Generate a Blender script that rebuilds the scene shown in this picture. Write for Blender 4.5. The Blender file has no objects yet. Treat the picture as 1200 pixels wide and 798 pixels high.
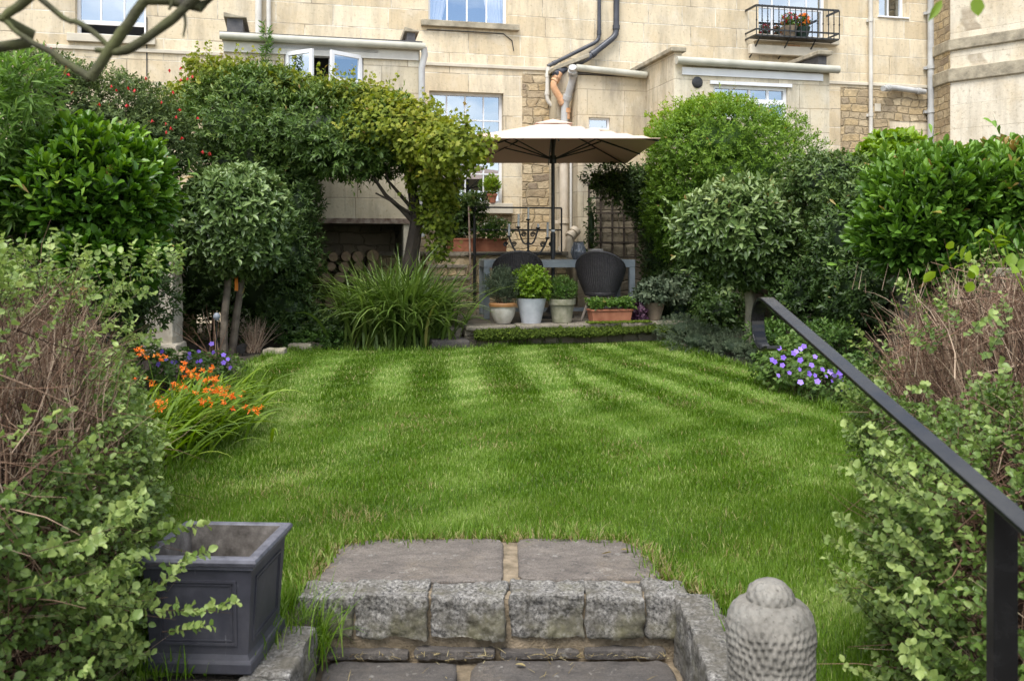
import bpy, math, random
import numpy as np
from mathutils import Vector, noise as mnoise
R = math.radians
sc = bpy.context.scene
col = sc.collection
# ------------------------------------------------------------------ camera, sky, sun, exposure
H = 1.155          # camera height above the lawn
F = 1050.0         # focal length in pixels of the 1200 px wide photograph
cam = bpy.data.cameras.new("camera"); camo = bpy.data.objects.new("camera", cam); col.objects.link(camo)
camo.location = (0, 0, H); camo.rotation_euler = (R(90), 0, 0)
cam.sensor_width = 36; cam.lens = 36*F/1200; cam.shift_y = -109/1200
cam.clip_start = .05; cam.clip_end = 900
cam.dof.use_dof = True; cam.dof.focus_distance = 9.0; cam.dof.aperture_fstop = 9.0
sc.camera = camo
SUN_EL, SUN_AZ = 60, 200     # azimuth of the sun, clockwise from +Y
w = bpy.data.worlds.new("World"); sc.world = w; w.use_nodes = True
nt = w.node_tree; nt.nodes.clear()
wo = nt.nodes.new('ShaderNodeOutputWorld'); bg = nt.nodes.new('ShaderNodeBackground')
sky = nt.nodes.new('ShaderNodeTexSky'); sky.sky_type = 'NISHITA'; sky.sun_disc = False
sky.sun_elevation = R(SUN_EL); sky.sun_rotation = R(SUN_AZ); sky.air_density = 1.0; sky.dust_density = 1.0
tc = nt.nodes.new('ShaderNodeTexCoord'); mp = nt.nodes.new('ShaderNodeMapping'); mp.inputs['Scale'].default_value = (1, 1, 2.2)
nz = nt.nodes.new('ShaderNodeTexNoise'); nz.inputs['Scale'].default_value = 2.6; nz.inputs['Detail'].default_value = 7; nz.inputs['Roughness'].default_value = .55
cr = nt.nodes.new('ShaderNodeValToRGB'); cr.color_ramp.elements[0].position = .455; cr.color_ramp.elements[1].position = .62
mx = nt.nodes.new('ShaderNodeMix'); mx.data_type = 'RGBA'
mx.inputs[7].default_value = (10.0, 9.9, 9.6, 1)
L = nt.links.new
L(tc.outputs['Generated'], mp.inputs['Vector']); L(mp.outputs[0], nz.inputs['Vector']); L(nz.outputs['Fac'], cr.inputs[0])
L(cr.outputs[0], mx.inputs[0]); L(sky.outputs[0], mx.inputs[6]); L(mx.outputs[2], bg.inputs[0]); L(bg.outputs[0], wo.inputs[0])
bg.inputs[1].default_value = 0.15
sl = bpy.data.lights.new("sun", 'SUN'); so = bpy.data.objects.new("sun", sl); col.objects.link(so)
sl.energy = 2.6; sl.angle = R(32); sl.color = (1, .975, .94)
az, el = R(SUN_AZ), R(SUN_EL)
d = Vector((math.sin(az)*math.cos(el), math.cos(az)*math.cos(el), math.sin(el)))
so.rotation_euler = d.to_track_quat('Z', 'Y').to_euler(); so.location = d*30
vs = sc.view_settings; vs.view_transform = 'Standard'; vs.look = 'None'; vs.gamma = 1; vs.exposure = 0.8; vs.use_curve_mapping = False
sc.cycles.max_bounces = 6; sc.cycles.diffuse_bounces = 3; sc.cycles.glossy_bounces = 3; sc.cycles.transparent_max_bounces = 8
sc.cycles.transmission_bounces = 4; sc.cycles.use_adaptive_sampling = True; sc.cycles.adaptive_threshold = .02
sc.cycles.use_denoising = True
# ------------------------------------------------------------------ materials
def srgb(r, g, b):
    f = lambda c: (c/255/12.92) if c/255 <= .04045 else ((c/255+.055)/1.055)**2.4
    return (f(r), f(g), f(b), 1)
class NT:
    def __init__(s, name):
        s.m = bpy.data.materials.new(name); s.m.use_nodes = True; s.t = s.m.node_tree
        s.b = s.t.nodes['Principled BSDF']; s.o = s.t.nodes['Material Output']
    def n(s, typ, **k):
        nd = s.t.nodes.new(typ)
        for a, v in k.items():
            if a.startswith('i_'): nd.inputs[a[2:].replace('_', ' ')].default_value = v
            else: setattr(nd, a, v)
        return nd
    def l(s, a, b): s.t.links.new(a, b)
    def ramp(s, fac, stops):
        r = s.t.nodes.new('ShaderNodeValToRGB'); e = r.color_ramp.elements
        e[0].position, e[0].color = stops[0]; e[1].position, e[1].color = stops[-1]
        for p, c in stops[1:-1]:
            x = e.new(p); x.color = c
        s.l(fac, r.inputs[0]); return r.outputs[0]
    def mix(s, fac, a, b, mode='MIX'):
        m = s.t.nodes.new('ShaderNodeMix'); m.data_type = 'RGBA'; m.blend_type = mode
        for sock, v in ((m.inputs[0], fac), (m.inputs[6], a), (m.inputs[7], b)):
            if hasattr(v, 'is_linked') or hasattr(v, 'links'): s.l(v, sock)
            else: sock.default_value = v
        return m.outputs[2]
    def noise(s, vec, scale, detail=4, rough=.55):
        n = s.n('ShaderNodeTexNoise'); n.inputs['Scale'].default_value = scale; n.inputs['Detail'].default_value = detail
        n.inputs['Roughness'].default_value = rough
        if vec is not None: s.l(vec, n.inputs['Vector'])
        return n.outputs['Fac']
    def obj(s): return s.n('ShaderNodeTexCoord').outputs['Object']
    def bump(s, h, strength=.4, dist=.01):
        b = s.n('ShaderNodeBump'); b.inputs['Strength'].default_value = strength; b.inputs['Distance'].default_value = dist
        s.l(h, b.inputs['Height']); s.l(b.outputs[0], s.b.inputs['Normal']); return b
def g(v): return (v, v, v, 1)
def c4(*a): return (*a, 1)
def simple(name, c1, c2, scale=8, rough=.6, bump=.2, metal=0, dist=.004, spec=.5, det=5):
    t = NT(name); v = t.obj(); n = t.noise(v, scale, det)
    t.l(t.ramp(n, [(.3, c1), (.7, c2)]), t.b.inputs['Base Color']); t.b.inputs['Roughness'].default_value = rough
    t.b.inputs['Metallic'].default_value = metal; t.b.inputs['Specular IOR Level'].default_value = spec
    if bump: t.bump(t.noise(v, scale*5, 5), bump, dist)
    return t.m
def leafmat(name, dark, mid, light, rough=.42, transl=.22, spec=.45):
    t = NT(name); a = t.n('ShaderNodeAttribute', attribute_name='tint')
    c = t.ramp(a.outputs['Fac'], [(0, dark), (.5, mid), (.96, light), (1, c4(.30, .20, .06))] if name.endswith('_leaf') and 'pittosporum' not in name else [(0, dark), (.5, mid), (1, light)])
    t.l(c, t.b.inputs['Base Color']); t.b.inputs['Roughness'].default_value = rough
    t.b.inputs['Specular IOR Level'].default_value = spec
    tr = t.n('ShaderNodeBsdfTranslucent'); mxs = t.n('ShaderNodeMixShader'); mxs.inputs[0].default_value = transl
    br = t.n('ShaderNodeHueSaturation'); br.inputs['Value'].default_value = 1.5; br.inputs['Saturation'].default_value = 1.1; t.l(c, br.inputs['Color'])
    t.l(br.outputs[0], tr.inputs['Color']); t.l(t.b.outputs[0], mxs.inputs[1]); t.l(tr.outputs[0], mxs.inputs[2]); t.l(mxs.outputs[0], t.o.inputs[0])
    return t.m
def wallvec(t):
    v = t.obj(); sp = t.n('ShaderNodeSeparateXYZ'); t.l(v, sp.inputs[0])
    ad = t.n('ShaderNodeMath', operation='ADD'); t.l(sp.outputs[0], ad.inputs[0]); t.l(sp.outputs[1], ad.inputs[1])
    cb = t.n('ShaderNodeCombineXYZ'); t.l(ad.outputs[0], cb.inputs[0]); t.l(sp.outputs[2], cb.inputs[1]); return v, cb.outputs[0]
def ashlar(name, ca, cb_, cm, bw=.86, bh=.33, stain=.5, mort=.007, off=.5, seed=0):
    t = NT(name); v, wv = wallvec(t)
    wob = t.n('ShaderNodeTexNoise'); wob.inputs['Scale'].default_value = 1.1; t.l(wv, wob.inputs['Vector'])
    vm = t.n('ShaderNodeVectorMath', operation='MULTIPLY_ADD'); t.l(wob.outputs['Color'], vm.inputs[0]); vm.inputs[1].default_value = (.03, .012, 0); t.l(wv, vm.inputs[2])
    mpn = t.n('ShaderNodeMapping'); mpn.inputs['Location'].default_value = (seed*.37, seed*.11, 0); t.l(vm.outputs[0], mpn.inputs[0])
    b = t.n('ShaderNodeTexBrick'); b.offset = off; b.squash = .72; b.squash_frequency = 3; b.offset_frequency = 2
    b.inputs['Color1'].default_value = ca; b.inputs['Color2'].default_value = cb_; b.inputs['Mortar'].default_value = cm
    b.inputs['Scale'].default_value = 1; b.inputs['Mortar Size'].default_value = mort; b.inputs['Mortar Smooth'].default_value = .4; b.inputs['Bias'].default_value = -.1
    b.inputs['Brick Width'].default_value = bw; b.inputs['Row Height'].default_value = bh
    t.l(mpn.outputs[0], b.inputs['Vector'])
    t.l(t.mix(t.ramp(t.noise(wv, 1.7, 5, .6), [(.46, g(0)), (.60, g(1))]), cm, c4(.33, .27, .19)), b.inputs['Mortar'])
    big = t.noise(v, .9, 6, .6); c = t.mix(t.ramp(big, [(.38, g(0)), (.68, g(.85))]), b.outputs['Color'], srgb(196, 160, 108), 'MIX') if False else b.outputs['Color']
    warm = t.ramp(t.noise(v, 1.3, 6, .65), [(.48, g(0)), (.66, g(.5))])
    c = t.mix(warm, c, c4(.56, .43, .25))
    pale = t.ramp(t.noise(v, 2.7, 5, .6), [(.52, g(0)), (.7, g(.45))]); c = t.mix(pale, c, c4(.72, .66, .54))
    stv = t.n('ShaderNodeMapping'); stv.inputs['Scale'].default_value = (2.2, 2.2, .45); t.l(v, stv.inputs[0])
    grime = t.ramp(t.noise(stv.outputs[0], 1.6, 8, .68), [(.46, g(0)), (.72, g(stain))])
    c = t.mix(grime, c, c4(.26, .225, .17))
    streak = t.n('ShaderNodeMapping'); streak.inputs['Scale'].default_value = (9, 9, .8); t.l(v, streak.inputs[0]); c = t.mix(t.ramp(t.noise(streak.outputs[0], 1.3, 7, .7), [(.56, g(0)), (.70, g(stain*.6))]), c, c4(.30, .26, .20))
    speck = t.ramp(t.noise(v, 21, 6, .65), [(.56, g(0)), (.72, g(.7))]); 
    c = t.mix(speck, c, c4(.30, .24, .15))
    t.l(c, t.b.inputs['Base Color']); t.b.inputs['Roughness'].default_value = .9; t.b.inputs['Specular IOR Level'].default_value = .2
    hh = t.n('ShaderNodeMath', operation='MULTIPLY_ADD'); t.l(b.outputs['Fac'], hh.inputs[0]); hh.inputs[1].default_value = -1.0; t.l(t.noise(v, 18, 8, .65), hh.inputs[2])
    t.bump(hh.outputs[0], .5, .012); return t.m
def rubble(name, pal, cm, sx=.30, sy=.135, mort=.016, bump=.9):
    t = NT(name); v, wv = wallvec(t)
    wob = t.n('ShaderNodeTexNoise'); wob.inputs['Scale'].default_value = 3.2; wob.inputs['Detail'].default_value = 5; t.l(wv, wob.inputs['Vector'])
    vm = t.n('ShaderNodeVectorMath', operation='MULTIPLY_ADD'); t.l(wob.outputs['Color'], vm.inputs[0]); vm.inputs[1].default_value = (.26, .13, 0); t.l(wv, vm.inputs[2])
    b = t.n('ShaderNodeTexBrick'); b.offset = .43; b.squash = .6; b.squash_frequency = 2; b.offset_frequency = 3
    b.inputs['Color1'].default_value = g(0); b.inputs['Color2'].default_value = g(1); b.inputs['Mortar'].default_value = g(.5); b.inputs['Scale'].default_value = 1
    b.inputs['Mortar Size'].default_value = mort; b.inputs['Mortar Smooth'].default_value = .8; b.inputs['Brick Width'].default_value = sx; b.inputs['Row Height'].default_value = sy
    t.l(vm.outputs[0], b.inputs['Vector'])
    c = t.ramp(b.outputs['Color'], pal)
    c = t.mix(t.ramp(t.noise(v, 9, 7, .65), [(.4, g(0)), (.75, g(.65))]), c, c4(.16, .125, .08))
    mm_ = t.ramp(b.outputs['Fac'], [(.1, g(0)), (.9, g(.75))]); c = t.mix(mm_, c, cm)
    t.l(c, t.b.inputs['Base Color']); t.b.inputs['Roughness'].default_value = .92; t.b.inputs['Specular IOR Level'].default_value = .2
    hh = t.n('ShaderNodeMath', operation='MULTIPLY_ADD'); t.l(b.outputs['Fac'], hh.inputs[0]); hh.inputs[1].default_value = -.8; t.l(t.noise(v, 14, 8, .65), hh.inputs[2])
    t.bump(hh.outputs[0], bump, .03); return t.m
M = {}
M['ashlar'] = ashlar('bath_stone_ashlar', c4(.74, .635, .455), c4(.58, .47, .305), c4(.80, .74, .60), stain=.6, mort=.009)
M['ashlar_ext'] = ashlar('extension_ashlar', c4(.67, .60, .46), c4(.55, .475, .335), c4(.38, .33, .25), bw=.7, bh=.36, stain=.75, seed=3)
M['ashlar_dirty'] = ashlar('weathered_ashlar', c4(.60, .52, .38), c4(.50, .43, .30), c4(.40, .34, .25), bw=.62, bh=.40, stain=.95, seed=7)
M['ashlar_pale'] = ashlar('pale_ashlar', c4(.74, .67, .54), c4(.68, .60, .46), c4(.60, .52, .40), bw=1.1, bh=.42, stain=.5, mort=.004, seed=5)
M['rubble'] = rubble('rubble_stone', [(0, c4(.50, .37, .20)), (.35, c4(.58, .45, .27)), (.6, c4(.38, .29, .18)), (.8, c4(.62, .50, .32)), (1, c4(.26, .20, .14))], c4(.34, .27, .17))
M['rubble_dark'] = rubble('mossy_and_shaded_rubble', [(0, c4(.20, .17, .12)), (.5, c4(.27, .235, .17)), (1, c4(.12, .105, .08))], c4(.14, .12, .08), sx=.4, sy=.18)
M['ledge'] = simple('ledge_stone', c4(.20, .175, .125), c4(.46, .40, .29), 7, .9, .6, dist=.01)
M['ledge_pale'] = simple('pale_ledge_stone', c4(.50, .45, .35), c4(.64, .57, .45), 5, .9, .3)
M['white'] = simple('white_paint', g(.74), g(.82), 5, .45, .05)
M['stonegutter'] = simple('grey_green_gutter_paint', c4(.36, .35, .28), c4(.50, .48, .40), 5, .55, .2)
M['palepipe'] = simple('pale_pipe_paint', c4(.50, .47, .41), c4(.66, .63, .56), 4, .5, .1)
M['greypipe'] = simple('grey_pipe_paint', c4(.36, .36, .35), c4(.52, .52, .50), 5, .55, .2)
M['blackpipe'] = simple('dark_grey_pipe', c4(.03, .032, .04), c4(.065, .068, .08), 5, .4, .05)
M['creampipe'] = simple('cream_pipe_paint', c4(.50, .42, .31), c4(.66, .57, .45), 6, .55, .2)
M['terrapipe'] = simple('bare_terracotta_pipe', c4(.50, .24, .10), c4(.66, .42, .25), 12, .8, .2)
M['slate'] = simple('slate', c4(.055, .055, .06), c4(.13, .12, .115), 9, .7, .4)
M['dark'] = simple('unlit_room_dark', g(.02), g(.04), 2, .9, 0)  # near-black colour paints in the darkness of unlit rooms
M['curtain'] = simple('white_curtain_cloth', g(.70), g(.80), 3, .9, .1)
t = NT('window_glass'); tr = t.n('ShaderNodeBsdfTransparent'); gl = t.n('ShaderNodeBsdfGlossy'); gl.inputs['Roughness'].default_value = .015
gl.inputs['Color'].default_value = c4(.78, .88, 1); mm = t.n('ShaderNodeMixShader'); mm.inputs[0].default_value = .44
bn = t.n('ShaderNodeBump'); bn.inputs['Strength'].default_value = .06; bn.inputs['Distance'].default_value = .02; t.l(t.noise(t.obj(), 2.2, 2), bn.inputs['Height']); t.l(bn.outputs[0], gl.inputs['Normal'])
t.l(tr.outputs[0], mm.inputs[1]); t.l(gl.outputs[0], mm.inputs[2]); t.l(mm.outputs[0], t.o.inputs[0]); M['glass'] = t.m
M['iron'] = simple('black_iron', g(.012), g(.03), 20, .45, .1)
M['ironrust'] = simple('rusted_lintel_iron', c4(.10, .05, .03), c4(.36, .30, .24), 14, .85, .5)
t = NT('handrail_paint'); v = t.obj(); n = t.noise(v, 30, 6, .7)
t.l(t.ramp(n, [(.45, g(.008)), (.62, g(.012)), (.8, c4(.03, .028, .026))]), t.b.inputs['Base Color']); t.b.inputs['Specular IOR Level'].default_value = .3; t.l(t.ramp(t.noise(v, 9, 6, .7), [(.3, g(.14)), (.75, g(.30))]), t.b.inputs['Roughness'])
t.b.inputs['Coat Weight'].default_value = .1; t.bump(t.noise(v, 45, 4), .12, .002); M['rail'] = t.m
t = NT('lead_grey_planter'); v = t.obj(); n = t.noise(v, 9, 8, .7)
c = t.ramp(n, [(.3, c4(.026, .026, .034)), (.6, c4(.046, .046, .058)), (.8, c4(.085, .085, .10))])
sv = t.n('ShaderNodeMapping'); sv.inputs['Scale'].default_value = (45, 45, 5); t.l(v, sv.inputs[0])
c = t.mix(t.ramp(t.noise(sv.outputs[0], 1, 5, .6), [(.70, g(0)), (.76, g(.5))]), c, c4(.34, .34, .34))
c = t.mix(t.ramp(t.noise(v, 3.2, 6, .7), [(.5, g(0)), (.8, g(.35))]), c, c4(.16, .15, .15))
t.l(c, t.b.inputs['Base Color']); t.b.inputs['Roughness'].default_value = .55; t.bump(t.noise(v, 60, 6, .6), .2, .002); M['lead'] = t.m
M['leadrim'] = simple('scuffed_planter_rim', c4(.055, .055, .07), c4(.15, .15, .175), 22, .55, .3, dist=.002)
t = NT('planter_inside'); v = t.obj(); c = t.ramp(t.noise(v, 16, 8, .7), [(.35, c4(.05, .042, .035)), (.55, c4(.13, .115, .10)), (.75, c4(.27, .24, .215))])
t.l(c, t.b.inputs['Base Color']); t.b.inputs['Roughness'].default_value = .9; t.bump(t.noise(v, 30, 6), .4, .004); M['leadin'] = t.m
M['soil'] = simple('dark_soil', c4(.03, .023, .016), c4(.085, .065, .045), 14, .95, .9, dist=.02)
# granite
t = NT('granite'); v = t.obj()
c = t.ramp(t.noise(v, 95, 3, .7), [(.36, c4(.03, .029, .027)), (.46, c4(.13, .122, .11)), (.6, c4(.26, .245, .22)), (.75, c4(.44, .42, .39))])
sp = t.n('ShaderNodeSeparateXYZ'); ge = t.n('ShaderNodeNewGeometry'); t.l(ge.outputs['Normal'], sp.inputs[0])
c = t.mix(t.ramp(t.noise(v, 11, 7, .65), [(.40, g(0)), (.62, g(.85))]), c, c4(.085, .075, .055))
c = t.mix(t.ramp(t.noise(v, 4.2, 6, .65), [(.50, g(0)), (.68, g(.55))]), c, c4(.13, .12, .045))
t.l(c, t.b.inputs['Base Color']); t.b.inputs['Roughness'].default_value = .8; t.bump(t.noise(v, 40, 8, .7), .7, .008); M['granite'] = t.m
# york stone
def york(name, a, b_, spots):
    t = NT(name); v = t.obj(); sv = t.n('ShaderNodeMapping'); sv.inputs['Scale'].default_value = (2.6, 6, 1); t.l(v, sv.inputs[0])
    c = t.ramp(t.noise(sv.outputs[0], 2.2, 9, .75), [(.3, a), (.7, b_)])
    c = t.mix(t.ramp(t.noise(v, 7, 7, .7), [(.5, g(0)), (.72, g(.7))]), c, c4(.115, .095, .075))
    c = t.mix(t.ramp(t.noise(v, 3.1, 8, .7), [(.56, g(0)), (.72, g(.5))]), c, c4(.27, .215, .15))
    c = t.mix(t.ramp(t.noise(v, 46, 4, .6), [(.62, g(0)), (.7, g(spots))]), c, c4(.05, .046, .043))
    c = t.mix(t.ramp(t.noise(v, 150, 3, .7), [(.40, g(.55)), (.56, g(0))]), c, c4(.05, .045, .04)); c = t.mix(t.ramp(t.noise(v, 19, 6, .7), [(.60, g(0)), (.66, g(.5))]), c, c4(.33, .31, .27))
    t.l(c, t.b.inputs['Base Color']); t.b.inputs['Roughness'].default_value = .82
    ad = t.n('ShaderNodeMath', operation='ADD'); t.l(t.noise(sv.outputs[0], 5, 9, .7), ad.inputs[0]); t.l(t.noise(v, 30, 8, .7), ad.inputs[1])
    t.bump(ad.outputs[0], .8, .012); return t.m
M['york'] = york('york_stone', c4(.085, .070, .060), c4(.26, .222, .185), .8)
M['yorkdark'] = york('dark_york_stone', c4(.04, .035, .032), c4(.15, .13, .112), 1)
M['mortar'] = simple('sandy_mortar', c4(.13, .10, .06), c4(.32, .25, .165), 24, .95, .9, dist=.01)
M['paving'] = york('patio_paving', c4(.20, .17, .125), c4(.36, .31, .23), .5)
M['moss'] = leafmat('moss', c4(.035, .055, .012), c4(.085, .125, .02), c4(.17, .23, .03), .8, .1, .1)
M['wood'] = simple('grey_bark', c4(.07, .055, .04), c4(.20, .165, .12), 10, .9, .7, dist=.01)
M['wooddark'] = simple('dark_bark', c4(.02, .015, .010), c4(.065, .048, .034), 9, .9, .8, dist=.015)
M['bough'] = simple('mossy_bough_bark', c4(.03, .024, .014), c4(.085, .09, .025), 26, .8, .5)
M['log'] = simple('log_bark', c4(.08, .055, .035), c4(.22, .16, .10), 12, .9, .6)
M['logend'] = simple('cut_log_end', c4(.17, .115, .07), c4(.31, .225, .14), 14, .85, .3)
M['table'] = simple('grey_painted_timber', c4(.22, .24, .24), c4(.34, .365, .36), 6, .6, .15)
M['teak'] = simple('grey_brown_timber', c4(.16, .13, .10), c4(.32, .27, .22), 8, .7, .3)
t = NT('dark_wicker'); tcn = t.n('ShaderNodeTexCoord'); uv = tcn.outputs['UV']
wa = t.n('ShaderNodeTexWave', wave_type='BANDS', bands_direction='X'); wa.inputs['Scale'].default_value = 14; t.l(uv, wa.inputs['Vector'])
wb = t.n('ShaderNodeTexWave', wave_type='BANDS', bands_direction='Y'); wb.inputs['Scale'].default_value = 22; t.l(uv, wb.inputs['Vector'])
mu = t.n('ShaderNodeMath', operation='ADD'); t.l(wa.outputs['Fac'], mu.inputs[0]); t.l(wb.outputs['Fac'], mu.inputs[1])
t.l(t.ramp(t.noise(t.obj(), 60, 3), [(.35, c4(.022, .02, .022)), (.7, c4(.07, .062, .062))]), t.b.inputs['Base Color']); t.b.inputs['Roughness'].default_value = .5; t.bump(mu.outputs[0], 1.0, .012); M['wicker'] = t.m
t = NT('umbrella_fabric'); t.b.inputs['Base Color'].default_value = c4(.74, .54, .43); t.b.inputs['Roughness'].default_value = .9
tr = t.n('ShaderNodeBsdfTranslucent'); tr.inputs[0].default_value = c4(.55, .36, .26); mm = t.n('ShaderNodeMixShader'); mm.inputs[0].default_value = .12
t.bump(t.noise(t.obj(), 3, 3), .25, .03)
t.l(t.b.outputs[0], mm.inputs[1]); t.l(tr.outputs[0], mm.inputs[2]); t.l(mm.outputs[0], t.o.inputs[0]); M['canvas'] = t.m
M['wax'] = simple('white_wax', g(.78), g(.84), 5, .4, 0)
M['terra'] = simple('terracotta', c4(.30, .10, .05), c4(.44, .18, .10), 9, .8, .3)
M['glazed'] = simple('pale_glazed_pot', c4(.36, .32, .25), c4(.62, .59, .52), 8, .4, .1)
M['glazerim'] = simple('ochre_glazed_rim', c4(.34, .15, .05), c4(.45, .24, .10), 10, .45, .1)
M['zinc'] = simple('whitewashed_pot', c4(.42, .44, .47), c4(.58, .59, .61), 9, .6, .25)
M['mosspot'] = simple('lichened_stone_pot', c4(.16, .16, .09), c4(.36, .335, .25), 12, .9, .6)
M['claypot'] = simple('dull_clay_pot', c4(.16, .12, .08), c4(.28, .22, .15), 8, .8, .3)
M['smoked'] = simple('smoky_grey_glass', c4(.07, .075, .085), c4(.16, .165, .18), 12, .12, 0, spec=.8)
M['pottery'] = simple('off_white_pottery', c4(.46, .42, .36), c4(.60, .56, .50), 7, .6, .1)
M['greenpot'] = simple('dark_green_pot', c4(.01, .03, .02), c4(.02, .05, .035), 7, .35, 0)
M['orange'] = simple('orange_plastic', c4(.75, .20, .02), c4(.80, .26, .03), 7, .5, 0)
M['solar'] = simple('pale_plastic', c4(.16, .19, .22), c4(.26, .29, .32), 7, .3, 0)
# weathered ornament stone
t = NT('ornament_stone'); v = t.obj(); c = t.ramp(t.noise(v, 14, 8, .7), [(.3, c4(.09, .083, .066)), (.5, c4(.19, .175, .148)), (.75, c4(.31, .285, .24))])
c = t.mix(t.ramp(t.noise(v, 85, 3, .6), [(.60, g(0)), (.68, g(.7))]), c, c4(.07, .062, .05))
c = t.mix(t.ramp(t.noise(v, 6, 6, .6), [(.5, g(0)), (.7, g(.5))]), c, c4(.30, .30, .27))
t.l(c, t.b.inputs['Base Color']); t.b.inputs['Roughness'].default_value = .9; t.bump(t.noise(v, 75, 7, .7), .7, .005); M['ornament'] = t.m
# foliage
LM = {}
LM['laurel'] = leafmat('laurel_leaf', c4(.022, .060, .006), c4(.058, .14, .012), c4(.21, .35, .035), .36, .18, .45)
LM['laurel_r'] = leafmat('right_laurel_leaf', c4(.026, .065, .008), c4(.065, .145, .015), c4(.19, .33, .045), .40, .2, .4)
LM['viburnum'] = leafmat('viburnum_leaf', c4(.030, .058, .012), c4(.10, .165, .038), c4(.28, .36, .13), .40, .15, .45)
LM['viburnum_r'] = leafmat('right_viburnum_leaf', c4(.034, .058, .012), c4(.09, .15, .034), c4(.27, .34, .12), .40, .15, .45)
LM['climber'] = leafmat('climber_leaf', c4(.030, .060, .010), c4(.085, .15, .026), c4(.24, .30, .075), .46, .18, .35)
LM['vine'] = leafmat('vine_leaf', c4(.06, .10, .012), c4(.18, .225, .022), c4(.34, .32, .05), .55, .3, .25)
LM['fuchsia'] = leafmat('fuchsia_leaf', c4(.03, .05, .014), c4(.08, .12, .032), c4(.19, .24, .07), .55, .2, .25)
LM['jasmine'] = leafmat('long_leaf', c4(.05, .10, .018), c4(.13, .23, .04), c4(.26, .38, .09), .5, .3, .3)
LM['bright'] = leafmat('bright_small_leaf', c4(.045, .10, .010), c4(.115, .21, .018), c4(.24, .35, .045), .5, .28, .3)
LM['lime'] = leafmat('lime_leaf', c4(.10, .17, .012), c4(.20, .30, .02), c4(.33, .40, .05), .5, .3, .3)
LM['ivy'] = leafmat('ivy_leaf', c4(.022, .046, .010), c4(.055, .10, .02), c4(.14, .20, .045), .46, .15, .35)
LM['pitto'] = leafmat('pittosporum_leaf', c4(.050, .095, .014), c4(.130, .205, .042), c4(.34, .42, .13), .42, .3, .4)
LM['pitto_tip'] = leafmat('pittosporum_tip_leaf', c4(.09, .14, .03), c4(.20, .27, .07), c4(.38, .43, .20), .38, .35, .45)
LM['strap'] = leafmat('strap_leaf', c4(.04, .07, .010), c4(.11, .18, .03), c4(.27, .34, .09), .46, .22, .4)
LM['croc'] = leafmat('sword_leaf', c4(.05, .09, .010), c4(.14, .23, .02), c4(.30, .38, .05), .48, .28, .35)
LM['geranium'] = leafmat('geranium_leaf', c4(.04, .08, .014), c4(.09, .16, .03), c4(.18, .26, .06), .5, .25, .3)
LM['grey'] = leafmat('grey_green_leaf', c4(.05, .075, .04), c4(.11, .145, .08), c4(.21, .25, .15), .6, .15, .25)
LM['basil'] = leafmat('basil_leaf', c4(.09, .16, .012), c4(.18, .29, .02), c4(.30, .42, .05), .42, .3, .4)
LM['box'] = leafmat('box_leaf', c4(.035, .08, .012), c4(.08, .16, .02), c4(.16, .27, .04), .4, .2, .4)
LM['purple_leaf'] = leafmat('purple_leaf', c4(.03, .01, .02), c4(.08, .03, .06), c4(.14, .07, .1), .5, .1, .4)
LM['fern'] = leafmat('border_leaf', c4(.03, .07, .012), c4(.065, .13, .022), c4(.13, .21, .04), .5, .2, .3)
LM['twig'] = leafmat('dry_twig', c4(.035, .018, .012), c4(.22, .13, .082), c4(.58, .44, .31), .8, 0, .2)
LM['stem'] = leafmat('dark_stem', c4(.03, .018, .012), c4(.07, .045, .03), c4(.14, .11, .06), .7, 0, .2)
LM['grass'] = leafmat('grass_blade', c4(.036, .092, .004), c4(.115, .212, .010), c4(.39, .44, .15), .55, .28, .3)
LM['purple'] = leafmat('violet_petal', c4(.22, .12, .60), c4(.34, .20, .78), c4(.50, .38, .88), .6, .3, .2)
LM['orangeflower'] = leafmat('orange_petal', c4(.70, .10, .01), c4(.85, .20, .02), c4(.9, .36, .04), .5, .3, .3)
LM['red'] = leafmat('red_petal', c4(.40, .01, .02), c4(.55, .03, .03), c4(.7, .1, .1), .5, .3, .3)
LM['whiteflower'] = leafmat('white_petal', c4(.6, .6, .5), c4(.7, .7, .6), c4(.8, .8, .7), .6, .3, .2)
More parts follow.
